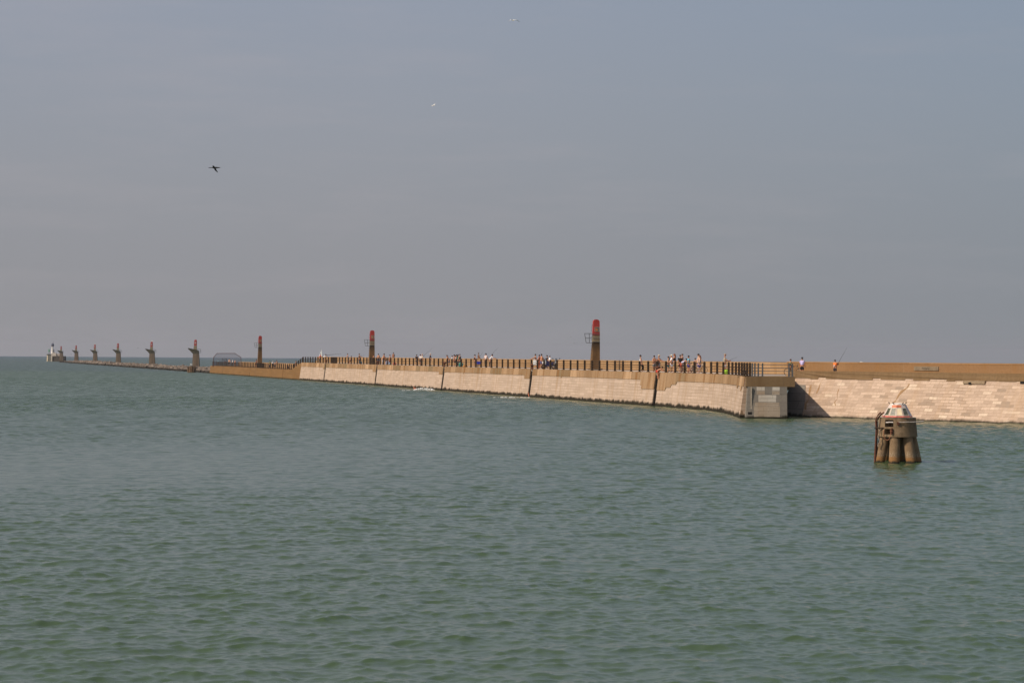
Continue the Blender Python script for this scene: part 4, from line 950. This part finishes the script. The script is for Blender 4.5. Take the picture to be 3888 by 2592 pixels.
P('person with pale bare legs crouching between the bicycles', 2633, 1384, 1.0, 195, top=(.5, .38, .25), skin=3, pose='crouch', bot=('shorts', (.6, .52, .42)), h=1.6, hat=(.5, .4, .28))
_, JF, bF = P('angler in khaki shirt, cap and white plaid shorts fishing alone', 2752, 1342.5, 1.6, 0, top=(.38, .33, .25), hat=(.40, .27, .17), bot=('shorts', (.7, .62, .6)), arms=((30, 55), (35, 50)), skin=1)
kb = lambda px, off: (lambda q: q)(None)
def behind_kerb(px, off):
    # point on the walkway behind the kerb, seen at column px
    k = (px - 1944) / F; d0 = Vector((.615, -.788)); n0 = Vector((.788, .615)); o0 = Vector((27.98, 216.2)) + n0 * off
    t = (k * o0.y - o0.x) / (d0.x - k * d0.y); q = o0 + d0 * t
    return Vector((q.x, q.y, ZD - .01))
P('boy in an olive T-shirt and dark red shorts holding a bicycle behind the kerb', pos=behind_kerb(2999, 1.5), yaw=15, top=(.16, .15, .06), bot=('shorts', (.12, .03, .03)), hair=HBR, h=1.50, skin=1, arms=((40, 20), (15, 30)), lean=8)
P('boy in a lilac T-shirt and black shorts standing behind the kerb', pos=behind_kerb(3046, 1.8), yaw=65, top=(.56, .5, .80), bot=('shorts', blk), h=1.66, skin=1)
bo, JB, bB = P('boy in an orange T-shirt with a white number fishing behind the kerb', pos=behind_kerb(3171, 1.8), yaw=55, top=(.85, .20, .035), bot=('shorts', (.05, .045, .05)), h=1.46, skin=1, fat=1.35, arms=((45, 50), (40, 60)))
nm = MB()
for a, b_ in (((-.06, .06), (.05, .06)), ((.05, .06), (.05, -.08)), ((-.06, .06), (-.06, -.02)), ((-.06, -.02), (.05, -.02))): nm.box((-.155, (a[0] + b_[0]) / 2, .93 + (a[1] + b_[1]) / 2), (.03, abs(a[0] - b_[0]) + .03, abs(a[1] - b_[1]) + .03))
nm.build('shirt_number', MATS['white'], bo)
# swimmers and foam
def swimmer(px, py, label, col):
    p = pt(px, py, (HC * F) / (py - (1351.8 + .007 * (px - 1944)))); p.z = 0
    P(label, pos=p + Vector((0, 0, -1.18)), yaw=90, h=1.7, skin=4, bot=('briefs', blk), hair=HBR, group='swimmers', arms=((120, 20), (60, 30)))
swimmer(1577, 1480, 'red-shouldered swimmer beside the white splash under the wall', red_)
swimmer(2013, 1506, 'swimmer with a raised arm under the wall joint by the towel', red_)
def foam(px0, px1, py, dep, label, dens_=1.0, hgt=.12):
    fm = MB(); rg_ = random.Random(px0)
    Y0 = HC * F / (py - (1351.8 + .007 * (px0 - 1944))); n = int((px1 - px0) * 2.2 * dens_)
    for k in range(n):
        u = rg_.random(); px = px0 + (px1 - px0) * u
        if math.sin(u * 23 + px0) + math.sin(u * 61) < -.2: continue
        w_ = math.sin(math.pi * u) ** .6
        q = pt(px, py, Y0 + rg_.gauss(0, dep) * w_); r_ = rg_.uniform(.02, .075)
        fm.ell((q.x, q.y, rg_.uniform(0, hgt) * w_ - .01), (r_ * rg_.uniform(1, 3), r_ * 1.3, r_ * rg_.uniform(.3, .7)), 6, 4)
    tag(fm.build('foam', M((.82, .82, .80), .8, .06)), label, 'foam', kind='stuff')
foam(1570, 1650, 1481, 1.8, 'white splash of foam beside the swimmer', 2.6, .34)
foam(1528, 1560, 1482, .5, 'thin foam streak beside the splash', .6, .03)
foam(1875, 2015, 1508, .5, 'thin line of foam under the pale wall', .7, .03)

# ------------------------------------------------------------------ rods, bags, cycles
def rod(label, a, b_, bend=.1, r=.014):
    a = Vector(a); b_ = Vector(b_); t = thing('fishing_rod', label, 'fishing rod', a, 0, 'fishing rods'); v = b_ - a
    pts = [v * q + Vector((0, 0, -bend * v.length * q * q + bend * v.length * q)) for q in (0, .2, .4, .6, .8, 1)]
    MB().tube(pts, [r * 1.3, r * 1.2, r, r * .8, r * .6, r * .4], 5).build('pole', M((.05, .05, .055), .5), t)
    MB().lathe([(.03, -.04), (.045, 0), (.03, .04)], 8, (v * .08 + Vector((0, 0, -.07)))).build('reel', MATS['black'], t)
rod('short dark rod held by the angler in khaki', pt(2764, 1370, edgeY(2752, 1.6)), pt(2800, 1355.5, edgeY(2752, 1.6)), .04)
pb = pt(3180, 1383, bB.y); rod('long upright rod with a red tip held by the boy in orange', pb, pt(3216, 1319, bB.y), .02)
rod('very long thin rod held out by the angler bending in the white shirt', pt(1232, 1350, edgeY(1228, 1)), pt(1296, 1343, edgeY(1228, 1) - 3), .05, .035)
rod('tall rod leaning over the cream-shirted angler', pt(1606, 1352, edgeY(1606, 1)), pt(1642, 1322, edgeY(1606, 1)), .03, .016)
rod('short rod held by the slim angler in a dark top', pt(1368, 1352, edgeY(1364, 1)), pt(1384, 1347, edgeY(1364, 1)), .03)
rod('faint rod rising behind the deeply tanned person on the parapet', pt(1822, 1352, edgeY(1822, 6)), pt(1836, 1334, edgeY(1822, 6)), .03)
rod('faint rod held up beyond the person in white leaning on the railing', pt(1866, 1346, edgeY(1866, 1.2)), pt(1890, 1321, edgeY(1866, 1.2)), .03)

def ground(px, w, z=ZD): q = pt(px, 1400, edgeY(px, w)); return Vector((q.x, q.y, z - .01))
def bag(label, px, w, col, sx, sy, sz, z=ZD, name='bag', handle=True):
    t = thing(name, label, 'bag', ground(px, w, z), R(20), 'bags on the deck')
    mb = MB(); mb.loft([[(x * k * sx / 2, y * k * sy / 2, q * sz) for x, y in ((-1, -.7), (-.7, -1), (.7, -1), (1, -.7), (1, .7), (.7, 1), (-.7, 1), (-1, .7))] for q, k in ((0, .85), (.15, 1.0), (.6, .98), (.9, .8), (1, .45))]); mb.build('body', M(col, .7, .2), t, smooth=True)
    if handle: MB().tube([(-sx * .25, 0, sz * .95), (-sx * .15, 0, sz * 1.25), (sx * .15, 0, sz * 1.25), (sx * .25, 0, sz * .95)], .018, 5).build('handle', MATS['black'], t)
bag('lime green rucksack on the deck at the lone angler\'s feet', 2758, 1.2, (.38, .62, .04), .42, .3, .42)
bag('red and white bag on the deck under the parapet sitter', 1498, 1.2, (.6, .12, .1), .5, .35, .4)
bag('silver blue holdall on the bench height railing near the bathers', 1471, 1.3, (.42, .46, .6), .6, .4, .62)
bag('teal holdall beside the person in dark green', 1750, 1.1, (.06, .30, .25), .6, .4, .6)
bag('orange bag on the deck beyond the black sleeveless top', 1766, 1.0, (.75, .32, .08), .6, .4, .25)
bag('dark heap of bags against the grey corner railing', 2826, .9, (.03, .022, .02), .6, .5, .35)
bag('pale blue bag at the feet of the red-shorted bather', 1480, .9, (.35, .46, .55), .45, .35, .35)
bag('black rucksack hung behind the stout bare-chested person', 2493, 1.6, (.015, .015, .016), .4, .35, .55, ZD + .75)
t = thing('bucket', 'turquoise bucket on the deck by the slim angler', 'bucket', ground(1370, .9))
MB().lathe([(.17, 0), (.22, .38), (.235, .38), (.235, .41), (.2, .41), (.15, .03)], 14).build('body', M((.05, .32, .42)), t, smooth=True)
MB().tube([(.22 * math.cos(q), 0, .4 + .2 * math.sin(q)) for q in np.linspace(0, math.pi, 9)], .012, 5).build('handle', MATS['steel'], t)
t = thing('cool_box', 'bright blue cool box standing on a dark trolley by the railing', 'cool box', ground(1820, .9), R(10))
MB().box((0, 0, .58), (.62, .4, .34), taper=(1.05, 1.05)).build('body', M((.04, .07, .62)), t)
MB().box((0, 0, .79), (.68, .46, .08)).build('lid', M((.05, .09, .7)), t)
MB().box((0, 0, .36), (.6, .4, .06)).box((-.2, 0, .18), (.05, .3, .34)).box((.2, 0, .18), (.05, .3, .34)).build('stand', MATS['black'], t)
tw = thing('towel', 'white towel hung over the railing under the outstretched arm', 'towel', jw(s_of(2027), .16, ZD))
tf = MB(); rows = [(-.10, .5 + .0), (-.09, .75), (-.07, 1.02), (0, 1.08), (.07, 1.02), (.09, .62)]
tf.loft([[(-.22 + .02 * math.sin(i), y - .01, z), (.0, y - .012, z + .005), (.22, y - .01, z), (.22, y + .01, z), (.0, y + .012, z + .005), (-.22, y + .01, z)] for i, (y, z) in enumerate(rows)]); tf.build('cloth', MATS['white'], tw)

def bicycle(label, px=None, w=None, yaw=0.0, pos=None, fcol=(.3, .3, .32)):
    t = thing('bicycle', label, 'bicycle', ground(px, w) if pos is None else pos, R(yaw), 'bicycles on the jetty')
    for x in (-.52, .52):
        wo2 = MB().torus((x, 0, .34), .325, .022, 'y', 22, 6).build('wheel', MATS['black'], t)
        sp_ = MB()
        for k in range(8): a = math.pi * k / 8; sp_.tube([(x - .32 * math.cos(a), 0, .34 - .32 * math.sin(a)), (x + .32 * math.cos(a), 0, .34 + .32 * math.sin(a))], .004, 4)
        sp_.build('spokes', M((.6, .6, .6), .3), wo2)
    fm = MB(); A, B, Cc, D, E_ = (-.52, 0, .34), (-.08, 0, .30), (-.2, 0, .82), (.36, 0, .86), (.52, 0, .34)
    for a, b_ in ((A, B), (B, Cc), (Cc, D), (B, D), (A, Cc), (D, E_), (D, (.33, 0, 1.0)), (Cc, (-.22, 0, .95))): fm.tube([a, b_], .018, 6)
    fm.build('frame', M(fcol, .4), t)
    MB().tube([(.38, -.28, 1.0), (.33, 0, 1.02), (.38, .28, 1.0)], .014, 5).build('handlebar', MATS['steel'], t)
    MB().loft([[(-.36, -.08, .95), (-.36, .08, .95), (-.36, .08, .99), (-.36, -.08, .99)], [(-.08, -.02, .96), (-.08, .02, .96), (-.08, .02, .99), (-.08, -.02, .99)]]).build('saddle', MATS['black'], t)
    MB().torus((-.08, .03, .30), .09, .012, 'y', 14, 5).build('chainring', MATS['steel'], t)
bicycle('silver bicycle with dark tyres leaning by the lilac shirt', 2598, 1.3, 15, fcol=(.55, .55, .55))
bicycle('pale bicycle standing behind the ginger-haired woman', 2654, 1.0, 10, fcol=(.6, .58, .52))
bicycle('dark bicycle beside the straw-coloured cap, handlebars towards the railing', 2514, 1.5, -15, fcol=(.08, .08, .09))
bicycle('dark bicycle held by the boy in the olive T-shirt behind the kerb', pos=behind_kerb(3014, 1.7), yaw=5, fcol=(.05, .05, .05))
def motorcycle(label, px, w, yaw, c1, c2):
    t = thing('motorcycle', label, 'motorcycle', ground(px, w), R(yaw), 'parked motorcycles')
    for x in (-.7, .7):
        wh = MB().torus((x, 0, .31), .24, .075, 'y', 20, 8).build('wheel', MATS['black'], t)
        MB().torus((x, 0, .31), .17, .02, 'y', 16, 5).tube([(x, -.05, .31), (x, .05, .31)], .05, 8).build('rim', M((.35, .35, .36), .3), wh)
    MB().loft([[(x, -wd, z0), (x, wd, z0), (x, wd * .8, z1), (x, -wd * .8, z1)] for x, wd, z0, z1 in ((-.75, .08, .72, .86), (-.35, .15, .5, .84), (.05, .2, .35, .95), (.4, .2, .35, 1.02), (.72, .16, .55, 1.0))]).build('body', M(c1, .35), t)
    MB().loft([[(.50, -.20, .6), (.50, .20, .6), (.46, .17, 1.1), (.46, -.17, 1.1)], [(.86, -.12, .7), (.86, .12, .7), (.70, .1, 1.12), (.70, -.1, 1.12)]]).build('fairing', M(c2, .3), t)
    MB().loft([[(.45, -.15, 1.08), (.45, .15, 1.08), (.36, .13, 1.32), (.36, -.13, 1.32)], [(.66, -.08, 1.1), (.66, .08, 1.1), (.46, .09, 1.33), (.46, -.09, 1.33)]]).build('windscreen', M((.1, .11, .13), .15), t)
    MB().loft([[(-.8, -.1, .88), (-.8, .1, .88), (-.8, .1, .95), (-.8, -.1, .95)], [(0, -.14, .84), (0, .14, .84), (0, .14, .92), (0, -.14, .92)]]).build('seat', MATS['black'], t)
    MB().box((.82, 0, .88), (.05, .16, .12)).build('headlight', M((.8, .8, .78), .2), t)
    MB().tube([(.42, -.36, 1.08), (.5, 0, 1.05), (.42, .36, 1.08)], .018, 6).build('handlebar', MATS['steel'], t)
    for sg in (-1, 1): MB().tube([(.48, sg * .28, 1.08), (.5, sg * .4, 1.28)], .012, 5).ell((.5, sg * .42, 1.31), (.03, .085, .055), 8, 5).build('mirror', MATS['black'], t)
    for sg in (-1, 1): MB().tube([(.7, sg * .09, .31), (.5, sg * .09, 1.0)], .025, 6).build('fork', MATS['steel'], t)
    MB().tube([(.1, .16, .3), (-.4, .19, .32), (-.85, .2, .45)], [.04, .05, .06], 8).build('exhaust', M((.4, .4, .4), .3, metal=.8), t)
motorcycle('motorcycle with white and blue fairing between the rider and the towel', 2083, 1.0, -150, (.03, .05, .2), (.75, .75, .75))
motorcycle('black motorcycle seen head-on with raised mirrors', 2110, 1.1, -85, (.02, .02, .022), (.2, .2, .2))
